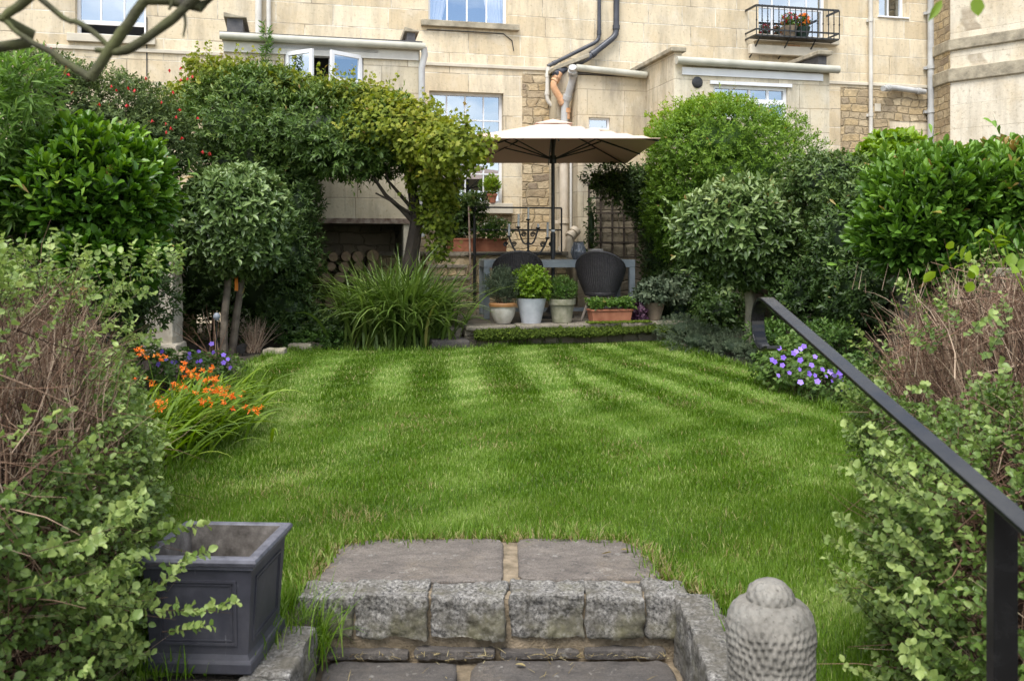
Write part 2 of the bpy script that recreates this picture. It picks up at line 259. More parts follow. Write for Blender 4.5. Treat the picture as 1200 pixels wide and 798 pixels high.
# ------------------------------------------------------------------ object helpers
def tag(o, label=None, cat=None, group=None, kind=None):
    if label: o['label'] = label
    if cat: o['category'] = cat
    if group: o['group'] = group
    if kind: o['kind'] = kind
    return o
def thing(name, label, cat, loc=(0, 0, 0), rz=0, group=None):
    o = bpy.data.objects.new(name, None); o.empty_display_size = .1; col.objects.link(o); o.location = loc; o.rotation_euler = (0, 0, rz)
    return tag(o, label, cat, group)
def link(name, me, parent=None, world=False):
    o = bpy.data.objects.new(name, me); col.objects.link(o)
    if parent is not None:
        o.parent = parent
        if world: o.location = -Vector(parent.location)
    return o
class MB:
    def __init__(s): s.v = []; s.f = []; s.uv = None
    def add(s, vs, fs):
        k = len(s.v); s.v += [tuple(p) for p in vs]; s.f += [tuple(i+k for i in f) for f in fs]; return s
    def box(s, a, b):
        x0, y0, z0 = a; x1, y1, z1 = b
        return s.add([(x0,y0,z0),(x1,y0,z0),(x1,y1,z0),(x0,y1,z0),(x0,y0,z1),(x1,y0,z1),(x1,y1,z1),(x0,y1,z1)],
                     [(0,3,2,1),(4,5,6,7),(0,1,5,4),(1,2,6,5),(2,3,7,6),(3,0,4,7)])
    def hexa(s, bot, top):
        return s.add(list(bot)+list(top), [(0,3,2,1),(4,5,6,7),(0,1,5,4),(1,2,6,5),(2,3,7,6),(3,0,4,7)])
    def prism(s, pts, z0, z1):
        n = len(pts)
        return s.add([(x, y, z0) for x, y in pts]+[(x, y, z1) for x, y in pts], [tuple(range(n))[::-1], tuple(range(n, 2*n))]+[(i, (i+1) % n, n+(i+1) % n, n+i) for i in range(n)])
    def tube(s, path, r, n=8, cap=True):
        P = [Vector(p) for p in path]; m = len(P); rr = r if isinstance(r, (list, tuple)) else [r]*m
        ref = None; vs = []
        for i, p in enumerate(P):
            t = (P[min(i+1, m-1)]-P[max(i-1, 0)]).normalized()
            if ref is None: ref = Vector((0, 0, 1)) if abs(t.z) < .9 else Vector((1, 0, 0))
            u = (ref - t*ref.dot(t)).normalized(); ref = u; w_ = t.cross(u)
            for k in range(n):
                a = 2*math.pi*k/n; vs.append(p+(u*math.cos(a)+w_*math.sin(a))*rr[i])
        fs = [(i*n+k, i*n+(k+1) % n, (i+1)*n+(k+1) % n, (i+1)*n+k) for i in range(m-1) for k in range(n)]
        if cap: fs += [tuple(range(n))[::-1], tuple(range((m-1)*n, m*n))]
        return s.add(vs, fs)
    def lathe(s, prof, n=28, c=(0, 0, 0), closed=False):
        m = len(prof); vs = [(c[0]+r*math.cos(2*math.pi*k/n), c[1]+r*math.sin(2*math.pi*k/n), c[2]+z) for r, z in prof for k in range(n)]
        return s.add(vs, [(i*n+k, i*n+(k+1) % n, (i+1)*n+(k+1) % n, (i+1)*n+k) for i in range(m-1) for k in range(n)])
    def sweep(s, path, half_w, half_t, wdir):
        # rectangular bar along a path, width along wdir
        P = [Vector(p) for p in path]; m = len(P); W = Vector(wdir).normalized(); vs = []
        for i, p in enumerate(P):
            t = (P[min(i+1, m-1)]-P[max(i-1, 0)]).normalized(); nn = t.cross(W).normalized()
            vs += [p-W*half_w-nn*half_t, p+W*half_w-nn*half_t, p+W*half_w+nn*half_t, p-W*half_w+nn*half_t]
        fs = [(i*4+k, i*4+(k+1) % 4, (i+1)*4+(k+1) % 4, (i+1)*4+k) for i in range(m-1) for k in range(4)]+[(3, 2, 1, 0), tuple(range((m-1)*4, m*4))]
        return s.add(vs, fs)
    def build(s, name, mat, parent=None, smooth=False, bevel=0, world=False):
        me = bpy.data.meshes.new(name); me.from_pydata(s.v, [], s.f); me.materials.append(mat)
        import bmesh
        bm = bmesh.new(); bm.from_mesh(me); bmesh.ops.recalc_face_normals(bm, faces=bm.faces)
        if bevel: bmesh.ops.bevel(bm, geom=[e for e in bm.edges if e.calc_face_angle(0) > .5], offset=bevel, segments=2, affect='EDGES', profile=.5)
        bm.to_mesh(me); bm.free()
        if smooth:
            me.polygons.foreach_set('use_smooth', [True]*len(me.polygons)); me.set_sharp_from_angle(angle=R(40))
        return link(name, me, parent, world)
def npmesh(name, V, T, tint, mat, parent=None, world=False, kind=None, smooth=False):
    V = np.ascontiguousarray(V, np.float32); T = np.ascontiguousarray(T, np.int32); k = T.shape[1]
    me = bpy.data.meshes.new(name); me.vertices.add(len(V)); me.vertices.foreach_set('co', V.ravel())
    me.loops.add(T.size); me.loops.foreach_set('vertex_index', T.ravel())
    me.polygons.add(len(T)); me.polygons.foreach_set('loop_start', np.arange(0, T.size, k, dtype=np.int32))
    me.update(calc_edges=True)
    a = me.attributes.new('tint', 'FLOAT', 'POINT'); a.data.foreach_set('value', np.clip(np.asarray(tint, np.float32), 0, 1))
    if smooth: me.polygons.foreach_set('use_smooth', np.ones(len(T), bool))
    me.materials.append(mat); o = link(name, me, parent, world)
    if kind: o['kind'] = kind
    return o
def W(px, py, Y): return Vector(((px-600)/F*Y, Y, H-(py-290)/F*Y))
def G(px, py, z=0):
    Y = F*(H-z)/(py-290); return Vector(((px-600)/F*Y, Y, z))
# foliage generators ------------------------------------------------
def nrm(a): return a/np.maximum(np.linalg.norm(a, axis=-1, keepdims=True), 1e-9)
LEAF5 = (np.array([(0,0,0),(.5,.5,.07),(.5,0,-.03),(.5,-.5,.07),(1,0,-.06)]), np.array([(0,3,2),(0,2,1),(3,4,2),(2,4,1)]))
LEAF8 = (np.array([(0,0,0),(.25,.40,.06),(.25,-.40,.06),(.6,.46,.07),(.6,-.46,.07),(.4,0,-.03),(1,0,-.10),(.85,.22,.0),(.85,-.22,.0)]),
         np.array([(0,2,5),(0,5,1),(1,5,3),(2,4,5),(5,6,7),(5,7,3),(5,8,6),(5,4,8)]))
LEAFO = (np.array([(0,0,0),(.33,.27,.05),(.33,-.27,.05),(.68,.47,.07),(.68,-.47,.07),(.45,0,-.03),(1,0,-.09),(.90,.27,.0),(.90,-.27,.0)]), LEAF8[1])
LEAFP = (np.array([(0,0,0),(.25,.42,.15),(.25,-.40,.03),(.6,.46,.02),(.6,-.46,.16),(.4,0,-.05),(1,0,-.12),(.85,.24,.08),(.85,-.22,-.02)]), LEAF8[1])
def lobed():
    # a broad lobed leaf (vine)
    a = np.radians([0, 25, 50, 78, 105, 140, 180, 220, 255, 282, 310, 335]); r = np.array([1, .62, .85, .55, .78, .5, .15, .5, .78, .55, .85, .62])*.55
    p = np.stack([.45+r*np.cos(a), r*np.sin(a)*1.05, -.10*(r/.55)**2], 1); p = np.vstack([[(.4, 0, .03)], p]); n = len(a)
    return p, np.array([(0, 1+i, 1+(i+1) % n) for i in range(n)])
LEAFV = lobed()
def leaves(P, Dir, Up, Ln, Wd, tpl, rng):
    """one leaf per row; returns V,T"""
    X = nrm(Dir); S = nrm(np.cross(Up, X)); N = np.cross(X, S)
    tv, tt = tpl; n = len(P); curl = rng.normal(0, .08, (n, 1))
    l = tv[:, 0][None]*Ln[:, None]; w_ = tv[:, 1][None]*Wd[:, None]; h = tv[:, 2][None]*Ln[:, None] - curl*(tv[:, 0][None]**2)*Ln[:, None]
    V = P[:, None]+X[:, None]*l[..., None]+S[:, None]*w_[..., None]+N[:, None]*h[..., None]
    T = tt[None]+(np.arange(n)*len(tv))[:, None, None]
    return V.reshape(-1, 3), T.reshape(-1, 3)
def shoots(P, D, k, Ls, ll, lw, spread, rng, tpl=LEAF5, tint=None, tipbright=.3):
    n = len(P); U = nrm(np.cross(D, rng.normal(size=(n, 3)))); Vv = np.cross(D, U)
    a0 = rng.uniform(0, 6.28, n); Vs, Ts, At = [], [], []; off = 0
    if tint is None: tint = rng.normal(.42, .16, n)
    for j in range(k):
        a = a0+j*2.4+rng.normal(0, .25, n); f = (j+.5)/k
        rad = U*np.cos(a)[:, None]+Vv*np.sin(a)[:, None]
        sp = np.clip(spread*(1.25-.65*f)+rng.normal(0, .18, n), .1, 1.9)
        ld = D*np.cos(sp)[:, None]+rad*np.sin(sp)[:, None]; ld[:, 2] -= .12*rng.random(n)
        up = D*1.0 - rad*.15 + rng.normal(0, .25, (n, 3)); up[:, 2] += .35
        base = P+D*(Ls*f)
        s = rng.uniform(.7, 1.15, n)*(1.0-.25*abs(f-.5))
        V, T = leaves(base, ld, up, ll*s, lw*s*rng.uniform(.85, 1.15, n), tpl, rng)
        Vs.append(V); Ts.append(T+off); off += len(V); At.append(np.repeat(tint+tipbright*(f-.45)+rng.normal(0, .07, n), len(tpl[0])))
    return np.vstack(Vs), np.vstack(Ts), np.concatenate(At)
def lump(d, seed, fr=2.3):
    s = np.zeros(len(d)); r = np.random.default_rng(seed)
    for i in range(5):
        k = r.normal(size=3)*fr*(1+.5*i); s += np.sin(d@k+r.uniform(0, 6.28))/(1+.5*i)
    return s/2.2
def crown_pts(ells, n, rng, seed, rough=.12, shell=(.72, 1.0), p=2.0, upb=.3, jit=.45, zmin=None, front=None):
    ar = np.array([(e[1][0]*e[1][1]*e[1][2])**(2/3) for e in ells]); ar /= ar.sum()
    Ps, Ds = [], []
    for ei, (c, r) in enumerate(ells):
        m = int(n*ar[ei]*1.6)+4; dd = nrm(rng.normal(size=(m, 3)))
        q = dd/((np.abs(dd)**p).sum(1)**(1/p))[:, None] if p != 2 else dd
        lf = 1+rough*lump(q*np.array(r).mean()*2.2+ei*7, seed)
        rad = rng.uniform(shell[0]**2, shell[1]**2, m)**.5
        P = np.array(c)+q*np.array(r)*(lf*rad)[:, None]
        D = nrm(nrm(np.sign(q)*np.abs(q)**(p-1)/np.array(r))+np.array((0, 0, upb))+rng.normal(0, jit, (m, 3))*.6)
        keep = np.ones(m, bool)
        for ej, (c2, r2) in enumerate(ells):
            if ej == ei: continue
            keep &= ((np.abs((P-np.array(c2))/np.array(r2))**p).sum(1)**(1/p)) > .72
        if zmin is not None: keep &= P[:, 2] > zmin
        if front is not None: keep &= (P[:, 1]-c[1]) < front*r[1]
        keep &= np.arange(m) < n*ar[ei]*1.6
        Ps.append(P[keep]); Ds.append(D[keep])
    P = np.vstack(Ps); D = np.vstack(Ds)
    if len(P) > n:
        ix = rng.permutation(len(P))[:n]; P, D = P[ix], D[ix]
    return P, D
def core_mesh(ells, seed, k=.62, p=2.0):
    Vs, Ts = [], []; off = 0; nu, nv = 18, 10
    for ei, (c, r) in enumerate(ells):
        th = np.linspace(0, 2*np.pi, nu, endpoint=False); ph = np.linspace(.12, np.pi-.12, nv)
        d_ = np.array([(math.sin(b)*math.cos(a), math.sin(b)*math.sin(a), math.cos(b)) for b in ph for a in th])
        q = d_/((np.abs(d_)**p).sum(1)**(1/p))[:, None]
        V = np.array(c)+q*np.array(r)*(k*(1+.18*lump(q*3, seed+ei)))[:, None]; Vs.append(V)
        T = []
        for i in range(nv-1):
            for j in range(nu):
                a, b, c_, d2 = i*nu+j, i*nu+(j+1) % nu, (i+1)*nu+(j+1) % nu, (i+1)*nu+j; T += [(a, d2, c_), (a, c_, b)]
        for j in range(1, nu-1): T += [(0, j, j+1), ((nv-1)*nu, (nv-1)*nu+j+1, (nv-1)*nu+j)]
        Ts.append(np.array(T)+off); off += len(V)
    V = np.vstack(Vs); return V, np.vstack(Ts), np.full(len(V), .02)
def join(*parts):
    off = 0; Vs, Ts, As = [], [], []
    for V, T, A in parts: Vs.append(V); Ts.append(T+off); As.append(A); off += len(V)
    return np.vstack(Vs), np.vstack(Ts), np.concatenate(As)
def twigs(P, D, Ln, r, rng, bend=.25, tint=.5, seg=3, droop=0.):
    n = len(P); U = nrm(np.cross(D, rng.normal(size=(n, 3)))); pts = [P]; d_ = D.copy(); b = nrm(rng.normal(size=(n, 3)))*bend/seg
    for i in range(seg):
        d_ = nrm(d_+b+np.array((0, 0, -droop/seg))+rng.normal(0, bend*.35/seg, (n, 3))); pts.append(pts[-1]+d_*(Ln/seg)[:, None])
    Vs = []; W2 = np.cross(D, U)
    for i, p in enumerate(pts):
        rr = (r*(1-.75*i/seg))[:, None]
        for a in (0, 2.094, 4.189): Vs.append(p+(U*math.cos(a)+W2*math.sin(a))*rr)
    V = np.stack(Vs, 1).reshape(-1, 3); m = 3*(seg+1); T = []
    for i in range(seg):
        for k in range(3):
            a, b_, c_, e = i*3+k, i*3+(k+1) % 3, (i+1)*3+(k+1) % 3, (i+1)*3+k; T += [(a, b_, c_), (a, c_, e)]
    T = (np.array(T)[None]+(np.arange(n)*m)[:, None, None]).reshape(-1, 3)
    A = np.repeat(rng.normal(tint, .27, n), m); return V, T, A
def ribbons(P, azm, a0, bend, Ln, Wd, seg, rng, tint, twist=.3):
    n = len(P); pos = P.copy(); hd = np.stack([np.cos(azm), np.sin(azm), np.zeros(n)], 1); sd = np.stack([-np.sin(azm), np.cos(azm), np.zeros(n)], 1)
    tw = rng.normal(0, twist, n); Vs = []
    for i in range(seg+1):
        f = i/seg; ang = a0+bend*f**1.3; dr = hd*np.sin(ang)[:, None]+np.array((0, 0, 1.))*np.cos(ang)[:, None]; nn = np.cross(dr, sd)
        wv = sd*np.cos(tw)[:, None]+nn*np.sin(tw)[:, None]; ww = (Wd*.5*(1-f**2.2)*(.65+.35*min(1, f*4)))[:, None]
        Vs += [pos-wv*ww, pos+wv*ww] if i < seg else [pos]
        pos = pos+dr*(Ln/seg)[:, None]
    V = np.stack(Vs, 1); m = V.shape[1]; T = []
    for i in range(seg-1): T += [(2*i, 2*i+1, 2*i+3), (2*i, 2*i+3, 2*i+2)]
    T.append((2*seg-2, 2*seg-1, 2*seg))
    T = (np.array(T)[None]+(np.arange(n)*m)[:, None, None]).reshape(-1, 3)
    A = np.repeat(tint, m); return V.reshape(-1, 3), T, A
def shrub(name, label, cat, base, ells, n, k, ll, lw, mat, seed, spread=.9, Ls=.05, rough=.13, p=2.0, tpl=LEAF5, trunks=(), trunk_mat=None, shell=(.7, 1.0), sprigs=0,
          upb=.3, jit=.45, core=.62, part='foliage', front=None, group=None, topbright=.12, zmin=None, tipbright=.3, trunk_name='trunk'):
    rng = np.random.default_rng(seed); root = thing(name, label, cat, base, 0, group); q_ = ll*.62+Ls*.4; ells = [(c, tuple(max(v-q_, v*.35) for v in r)) for c, r in ells]
    P, D = crown_pts(ells, n, rng, seed, rough, shell, p, upb, jit, zmin, front)
    z0 = min(c[2]-r[2] for c, r in ells); z1 = max(c[2]+r[2] for c, r in ells)
    cl = lump(P*2.5, seed+5, 1.6)
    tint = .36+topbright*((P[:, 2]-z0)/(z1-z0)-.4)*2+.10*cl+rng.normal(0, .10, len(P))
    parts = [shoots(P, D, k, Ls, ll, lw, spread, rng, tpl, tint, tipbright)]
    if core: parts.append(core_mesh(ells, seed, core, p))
    if sprigs:
        P2, D2 = crown_pts(ells, sprigs, rng, seed, rough, (.97, 1.02), p, .55, .5, zmin, front)
        for q in range(4): parts.append(shoots(P2+D2*(q*ll*.75), D2, 2, ll*.5, ll*.85, lw*.8, .7, rng, tpl, rng.normal(.72, .12, len(P2))))
        parts.append((lambda a: (a[0], a[1], a[2]*0+.3))(twigs(P2, D2, np.full(len(P2), ll*3.4), np.full(len(P2), ll*.03), rng, .1)))
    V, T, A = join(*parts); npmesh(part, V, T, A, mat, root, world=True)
    for pth, r0, r1 in trunks:
        m_ = len(pth); MB().tube(pth, [r0+(r1-r0)*i/(m_-1) for i in range(m_)], 9).build(trunk_name, trunk_mat or M['wood'], root, smooth=True, world=True)
    return root
# ------------------------------------------------------------------ the house frame
PH = R(13); CP, SP = math.cos(PH), math.sin(PH); OY = 14.5; OX = (550-600)/F*OY
def hs(px, t):
    k = (px-600)/F; return (k*(OY-t*CP)-OX-t*SP)/(CP-k*SP)
def hY(s, t): return OY+s*SP-t*CP
def hz(px, py, t): return H-(py-290)/F*hY(hs(px, t), t)
def hp(px, py, t, dy=0): return (hs(px, t), -t+dy, hz(px, py, t))   # a point in house coordinates
def hworld(s, t, z=0): return Vector((OX+s*CP+t*SP, hY(s, t), z))
def wall_holes(mb, s0, s1, z0, z1, holes, t, th=.14):
    S = sorted({s0, s1, *[min(max(v, s0), s1) for h in holes for v in h[:2]]}); Z = sorted({z0, z1, *[min(max(v, z0), z1) for h in holes for v in h[2:]]})
    for a, b in zip(S, S[1:]):
        for c, d_ in zip(Z, Z[1:]):
            m, n = (a+b)/2, (c+d_)/2
            if any(h[0] < m < h[1] and h[2] < n < h[3] for h in holes): continue
            mb.add([(a, -t, c), (b, -t, c), (b, -t, d_), (a, -t, d_)], [(0, 1, 2, 3)])
    for a, b, c, d_ in holes:
        y0, y1 = -t, -t+th
        mb.add([(a,y0,c),(b,y0,c),(b,y0,d_),(a,y0,d_),(a,y1,c),(b,y1,c),(b,y1,d_),(a,y1,d_)], [(0,4,5,1),(1,5,6,2),(2,6,7,3),(3,7,4,0)])
house = thing('terraced_house', 'honey coloured stone terrace house with low rear extensions across the back of the garden', 'house', (OX, OY, 0), PH)
TL, TR, TN = 2.0, 2.0, .9
def window(s0, s1, z0, z1, t, cols, rows, rec=.13, fr=.045, bar=.011, sill=None, curtain=False, meet=True, openlow=0):
    y = -t+rec; m = MB()
    m.box((s0, y, z0), (s0+fr, y+.06, z1)).box((s1-fr, y, z0), (s1, y+.06, z1)).box((s0+fr, y, z1-fr), (s1-fr, y+.06, z1)).box((s0+fr, y, z0), (s1-fr, y+.06, z0+fr))
    gz0 = z0+fr+openlow
    if openlow: m.box((s0+fr, y+.012, gz0-.06), (s1-fr, y+.05, gz0))
    for i in range(1, cols):
        x = s0+(s1-s0)*i/cols; m.box((x-bar, y+.014, gz0), (x+bar, y+.045, z1-fr))
    for j in range(1, rows):
        z = gz0+(z1-gz0)*j/rows; b2 = bar*1.9 if (meet and j == rows//2) else bar; m.box((s0+fr, y+.010, z-b2), (s1-fr, y+.047, z+b2))
    o = m.build('window', M['white'], house)
    MB().add([(s0+fr, y+.03, gz0), (s1-fr, y+.03, gz0), (s1-fr, y+.03, z1-fr), (s0+fr, y+.03, z1-fr)], [(0, 1, 2, 3)]).build('pane', M['glass'], o)
    if sill:
        a, b, h_, pr, mt = sill; MB().box((s0-a, -t-pr, z0-h_), (s1+b, -t+rec+.02, z0-.002)).build('sill', M[mt], o, bevel=.008)
    if curtain:
        for sg in (0, 1):
            n = 26; vs = []
            for i in range(n+1):
                f = i/n; wtop = .46; wbot = .17
                for q, zz in enumerate((z1-.05, z0+.03)):
                    wd = (wtop, wbot)[q]*(s1-s0); xx = (s0+.03+f*wd) if sg == 0 else (s1-.03-f*wd)
                    vs.append((xx, y+.16+.022*math.sin(f*34), zz))
            MB().add(vs, [(2*i, 2*i+1, 2*i+3, 2*i+2) for i in range(n)]).build('curtain', M['curtain'], o, smooth=True)
    return o
def rng4(px0, px1, py0, py1, t):
    a, b = hs(px0, t), hs(px1, t); pm = (px0+px1)/2; return a, b, hz(pm, py1, t), hz(pm, py0, t)
# window openings of the main wall
w1 = rng4(88, 171, 0, 42, 0); w1 = (w1[0], w1[1], w1[2], w1[2]+1.9)
w2 = rng4(502, 595, 0, 27, 0); w2 = (w2[0], w2[1], w2[2], w2[2]+1.9)
w3 = rng4(503, 590, 108, 238, 0)
w4 = rng4(889, 970, 0, 44, 0); w4 = (w4[0], w4[1], w4[2], w4[2]+2.0)
w5 = rng4(1030, 1063, 0, 20, 0); w5 = (w5[0], w5[1], w5[2], w5[2]+.9)
mb = MB(); wall_holes(mb, -9.5, 9.2, 0, 9.2, [w1, w2, w3, w4, w5], 0)
mb.build('wall', M['ashlar'], house)
MB().box((-9.5, .62, 0), (9.2, 5.0, 9.2)).box((-9.5, .16, 0), (-9.3, .62, 9.2)).box((9.0, .16, 0), (9.2, .62, 9.2)).box((-9.3, .16, 8.9), (9.0, .62, 9.2)).build('unlit_rooms_block', M['dark'], house)  # solid dark block standing in for the unlit rooms behind the panes
MB().hexa([(-9.7, -.35, 9.22), (9.4, -.35, 9.22), (9.4, 5.2, 9.22), (-9.7, 5.2, 9.22)], [(-9.7, 2.4, 11), (9.4, 2.4, 11), (9.4, 2.6, 11), (-9.7, 2.6, 11)]).build('roof', M['slate'], house)
window(*w1, 0, 3, 2, sill=(.10, .14, .12, .07, 'ledge_pale'), openlow=.2)
window(*w2, 0, 4, 4, sill=(.12, .18, .10, .09, 'ledge'), curtain=True)
window(*w3, 0, 4, 4, sill=(.05, .14, .17, .10, 'ledge_pale'))
window(*w4, 0, 4, 4, sill=(.10, .16, .12, .12, 'ledge_pale'))
window(*w5, 0, 2, 2, sill=(.03, .03, .03, .03, 'white'))
zc = 4.06
MB().box((-9.5, -.03, zc), (hs(1090, 0), -.001, zc+.06)).build('string_course', M['ledge_pale'], house, bevel=.01)
MB().box((hs(612, 0), -.012, 1.1), (hs(668, 0), -.002, 4.0)).build('rubble_masonry', M['rubble'], house)
MB().box((hs(985, 0), -.014, .5), (hs(1042, 0), -.002, 4.02)).box((hs(1042, 0)+.002, -.012, 3.45), (hs(1088, 0), -.002, 4.02)).build('rubble_masonry', M['rubble'], house)
MB().box((hs(470, 0), -.013, 1.0), (hs(612, 0)-.003, -.002, w3[2]-.172)).build('rubble_masonry', M['rubble'], house)
MB().box((hs(923, 0), -.015, hz(930, 60, 0)), (hs(937, 0), -.001, hz(930, 53, 0))).build('air_brick', M['terrapipe'], house)
MB().box((hs(1024, 0), -.03, hz(1027, 131, 0)), (hs(1031, 0), -.001, hz(1027, 122, 0))).build('air_brick', M['ledge_pale'], house)
# left extension
a, b = hs(262, TL), hs(492, TL); zg = hz(377, 49, TL)
open_ = rng4(352, 473, 262, 345, TL); wl = rng4(333, 426, 62, 100, TL)
mb = MB(); wall_holes(mb, a, b, 0, zg-.05, [(open_[0], open_[1], .3, open_[3]), wl], TL, .25)
mb.add([(a, -TL, 0), (a, -.002, 0), (a, -.002, zg-.05), (a, -TL, zg-.05)], [(0, 1, 2, 3)]).add([(b, -TL, 0), (b, -.002, 0), (b, -.002, zg-.05), (b, -TL, zg-.05)], [(0, 1, 2, 3)])
mb.build('extension_wall', M['ashlar_ext'], house)
mb = MB(); x0, x1, q0, q1 = open_[0], open_[1], .3, open_[3]; yb = -TL+1.2; y0 = -TL+.25
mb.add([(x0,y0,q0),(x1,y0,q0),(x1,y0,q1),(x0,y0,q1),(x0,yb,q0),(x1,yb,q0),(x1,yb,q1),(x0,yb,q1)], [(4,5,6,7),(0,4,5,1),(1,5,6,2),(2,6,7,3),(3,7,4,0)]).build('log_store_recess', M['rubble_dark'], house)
MB().box((x0-.1, -TL-.02, q1-.0), (x1+.1, -TL+.2, q1+.07)).build('lintel', M['ironrust'], house)
MB().box((wl[0]-.1, -TL+.6, wl[2]-.1), (wl[1]+.1, -TL+.64, wl[3]+.1)).build('unlit_room_sheet', M['dark'], house)  # thin dark sheet behind the opening, in place of the room's shade
MB().hexa([(a-.05, -TL-.05, zg+.03), (b+.03, -TL-.05, zg+.03), (b+.03, -.002, zg+.03), (a-.05, -.002, zg+.03)], [(a-.05, -TL-.05, zg+.06), (b+.03, -TL-.05, zg+.06), (b+.03, -.002, zg+.32), (a-.05, -.002, zg+.32)]).build('extension_roof', M['slate'], house)
MB().box((a, -TL-.03, zg-.20), (b-.02, -TL-.003, zg-.055)).build('fascia', M['palepipe'], house)
MB().tube([(a-.04, -TL-.09, zg-.01), ((a+b)/2, -TL-.09, zg-.015), (b+.06, -TL-.09, zg-.02)], .052, 10).build('gutter', M['stonegutter'], house, smooth=True)
MB().tube([(b+.04, -TL-.09, zg-.03), (b+.06, -TL-.06, zg-.12), (b+.02, -TL-.05, zg-.3), (b+.02, -TL-.05, 1.3)], .045, 10).build('downpipe', M['greypipe'], house, smooth=True)
for px, pw, py in ((262, .26, 20), (474, .17, 33)):
    s_ = hs(px, TL); ss = 1 if px < 400 else 1; z_ = zg+.30 if px < 400 else zg+.24
    m = MB(); m.box((s_+.04, -TL+.02, zg+.04), (s_+pw-.02, -TL+.6, z_-.05)); m.build('kneeler', M['slate'], house)
    MB().hexa([(s_, -TL-.02, z_-.048), (s_+pw+.03, -TL-.02, z_-.048), (s_+pw+.03, -.003, z_-.2), (s_, -.003, z_-.2)], [(s_, -TL-.02, z_+.02), (s_+pw+.03, -TL-.02, z_-.03), (s_+pw+.03, -.003, z_-.1), (s_, -.003, z_-.1)]).build('coping', M['ledge'], house, bevel=.01)
# open casements of the left extension
x0, x1, q0, q1 = wl; y = -TL+.05
m = MB().box((x0, y, q0), (x0+.05, y+.07, q1)).box((x1-.05, y, q0), (x1, y+.07, q1)).box((x0+.05, y, q1-.05), (x1-.05, y+.07, q1)).box((x0+.05, y, q0), (x1-.05, y+.07, q0+.06)).box(((x0+x1)/2+.06, y+.003, q0+.06), ((x0+x1)/2+.12, y+.06, q1-.05))
wo_ = m.build('window', M['white'], house)
MB().box((x0-.25, -TL-.03, q1+.02), (x1+.2, -TL+.02, q1+.07)).build('window_head', M['white'], wo_)
for hx, ang, wd in ((x0+.03, -42, .46), (x1-.03, 214, .50)):
    ca, sa = math.cos(R(ang)), math.sin(R(ang)); fy = -TL-.005
    def cp(u, v_, z): return (hx+u*ca-v_*sa*0, fy+u*sa*1.0+v_, z)
    m = MB()
    def bar_(u0, u1, z0_, z1_):
        e = .018; m.hexa([(hx+u0*ca+e*sa, fy+u0*sa-e*ca, z0_), (hx+u1*ca+e*sa, fy+u1*sa-e*ca, z0_), (hx+u1*ca-e*sa, fy+u1*sa+e*ca, z0_), (hx+u0*ca-e*sa, fy+u0*sa+e*ca, z0_)],
               [(hx+u0*ca+e*sa, fy+u0*sa-e*ca, z1_), (hx+u1*ca+e*sa, fy+u1*sa-e*ca, z1_), (hx+u1*ca-e*sa, fy+u1*sa+e*ca, z1_), (hx+u0*ca-e*sa, fy+u0*sa+e*ca, z1_)])
    bar_(0, .05, q0+.02, q1-.02); bar_(wd-.05, wd, q0+.02, q1-.02); bar_(.05, wd-.05, q0+.02, q0+.07); bar_(.05, wd-.05, q1-.07, q1-.02)
    m.build('casement', M['white'], wo_)
    MB().add([(hx+.05*ca, fy+.05*sa, q0+.07), (hx+(wd-.05)*ca, fy+(wd-.05)*sa, q0+.07), (hx+(wd-.05)*ca, fy+(wd-.05)*sa, q1-.07), (hx+.05*ca, fy+.05*sa, q1-.07)], [(0, 1, 2, 3)]).build('pane', M['glass'], wo_)
# lean-to between the extensions
a2, b2 = hs(677, TN), hs(790, TR); zl = hz(720, 90, TN)
wn = rng4(690, 715, 138, 152, TN)
mb = MB(); wall_holes(mb, a2, b2, 0, zl, [wn], TN, .12)
mb.add([(a2, -TN, 0), (a2, -.002, 0), (a2, -.002, zl), (a2, -TN, zl)], [(0, 1, 2, 3)]); mb.build('extension_wall', M['ashlar_dirty'], house)
window(*wn, TN, 1, 1, rec=.05, fr=.03)
MB().box((wn[0]-.1, -TN+.3, wn[2]-.1), (wn[1]+.1, -TN+.32, wn[3]+.1)).build('unlit_room_sheet', M['dark'], house)
MB().hexa([(a2-.02, -TN-.04, zl+.01), (b2-.002, -TN-.04, zl+.01), (b2-.002, -.002, zl+.01), (a2-.02, -.002, zl+.01)], [(a2-.02, -TN-.04, zl+.05), (b2-.002, -TN-.04, zl+.05), (b2-.002, -.002, zl+.30), (a2-.02, -.002, zl+.30)]).build('extension_roof', M['slate'], house)
MB().tube([(a2-.05, -TN-.08, hz(677, 81, TN)), (b2-.03, -TN-.08, hz(765, 90, TN))], .055, 10).build('gutter', M['stonegutter'], house, smooth=True)
sA, sB = hs(653, .5), hs(690, .5); za, zb = hz(653, 84, .5), hz(690, 68, .5)
MB().hexa([(sA, -.5, 1.1), (a2+.0, -.5, 1.1), (a2+.0, -.014, 1.1), (sA, -.014, 1.1)], [(sA, -.5, za), (a2, -.5, zb-.06), (a2, -.014, zb-.06), (sA, -.014, za)]).build('buttress', M['ashlar_dirty'], house)
MB().hexa([(sA-.06, -.55, za+.002), (sB, -.55, zb), (sB, -.004, zb), (sA-.06, -.004, za+.002)], [(sA-.06, -.55, za+.07), (sB, -.55, zb+.07), (sB, -.004, zb+.07), (sA-.06, -.004, za+.07)]).build('coping', M['ledge'], house, bevel=.01)
MB().box((hs(698, TN), -TN-.012, .25), (hs(770, TN), -TN-.002, 2.25)).build('rubble_masonry', M['rubble_dark'], house)  # grey rubble with the parasol's and climbers' shade put into its dark colour
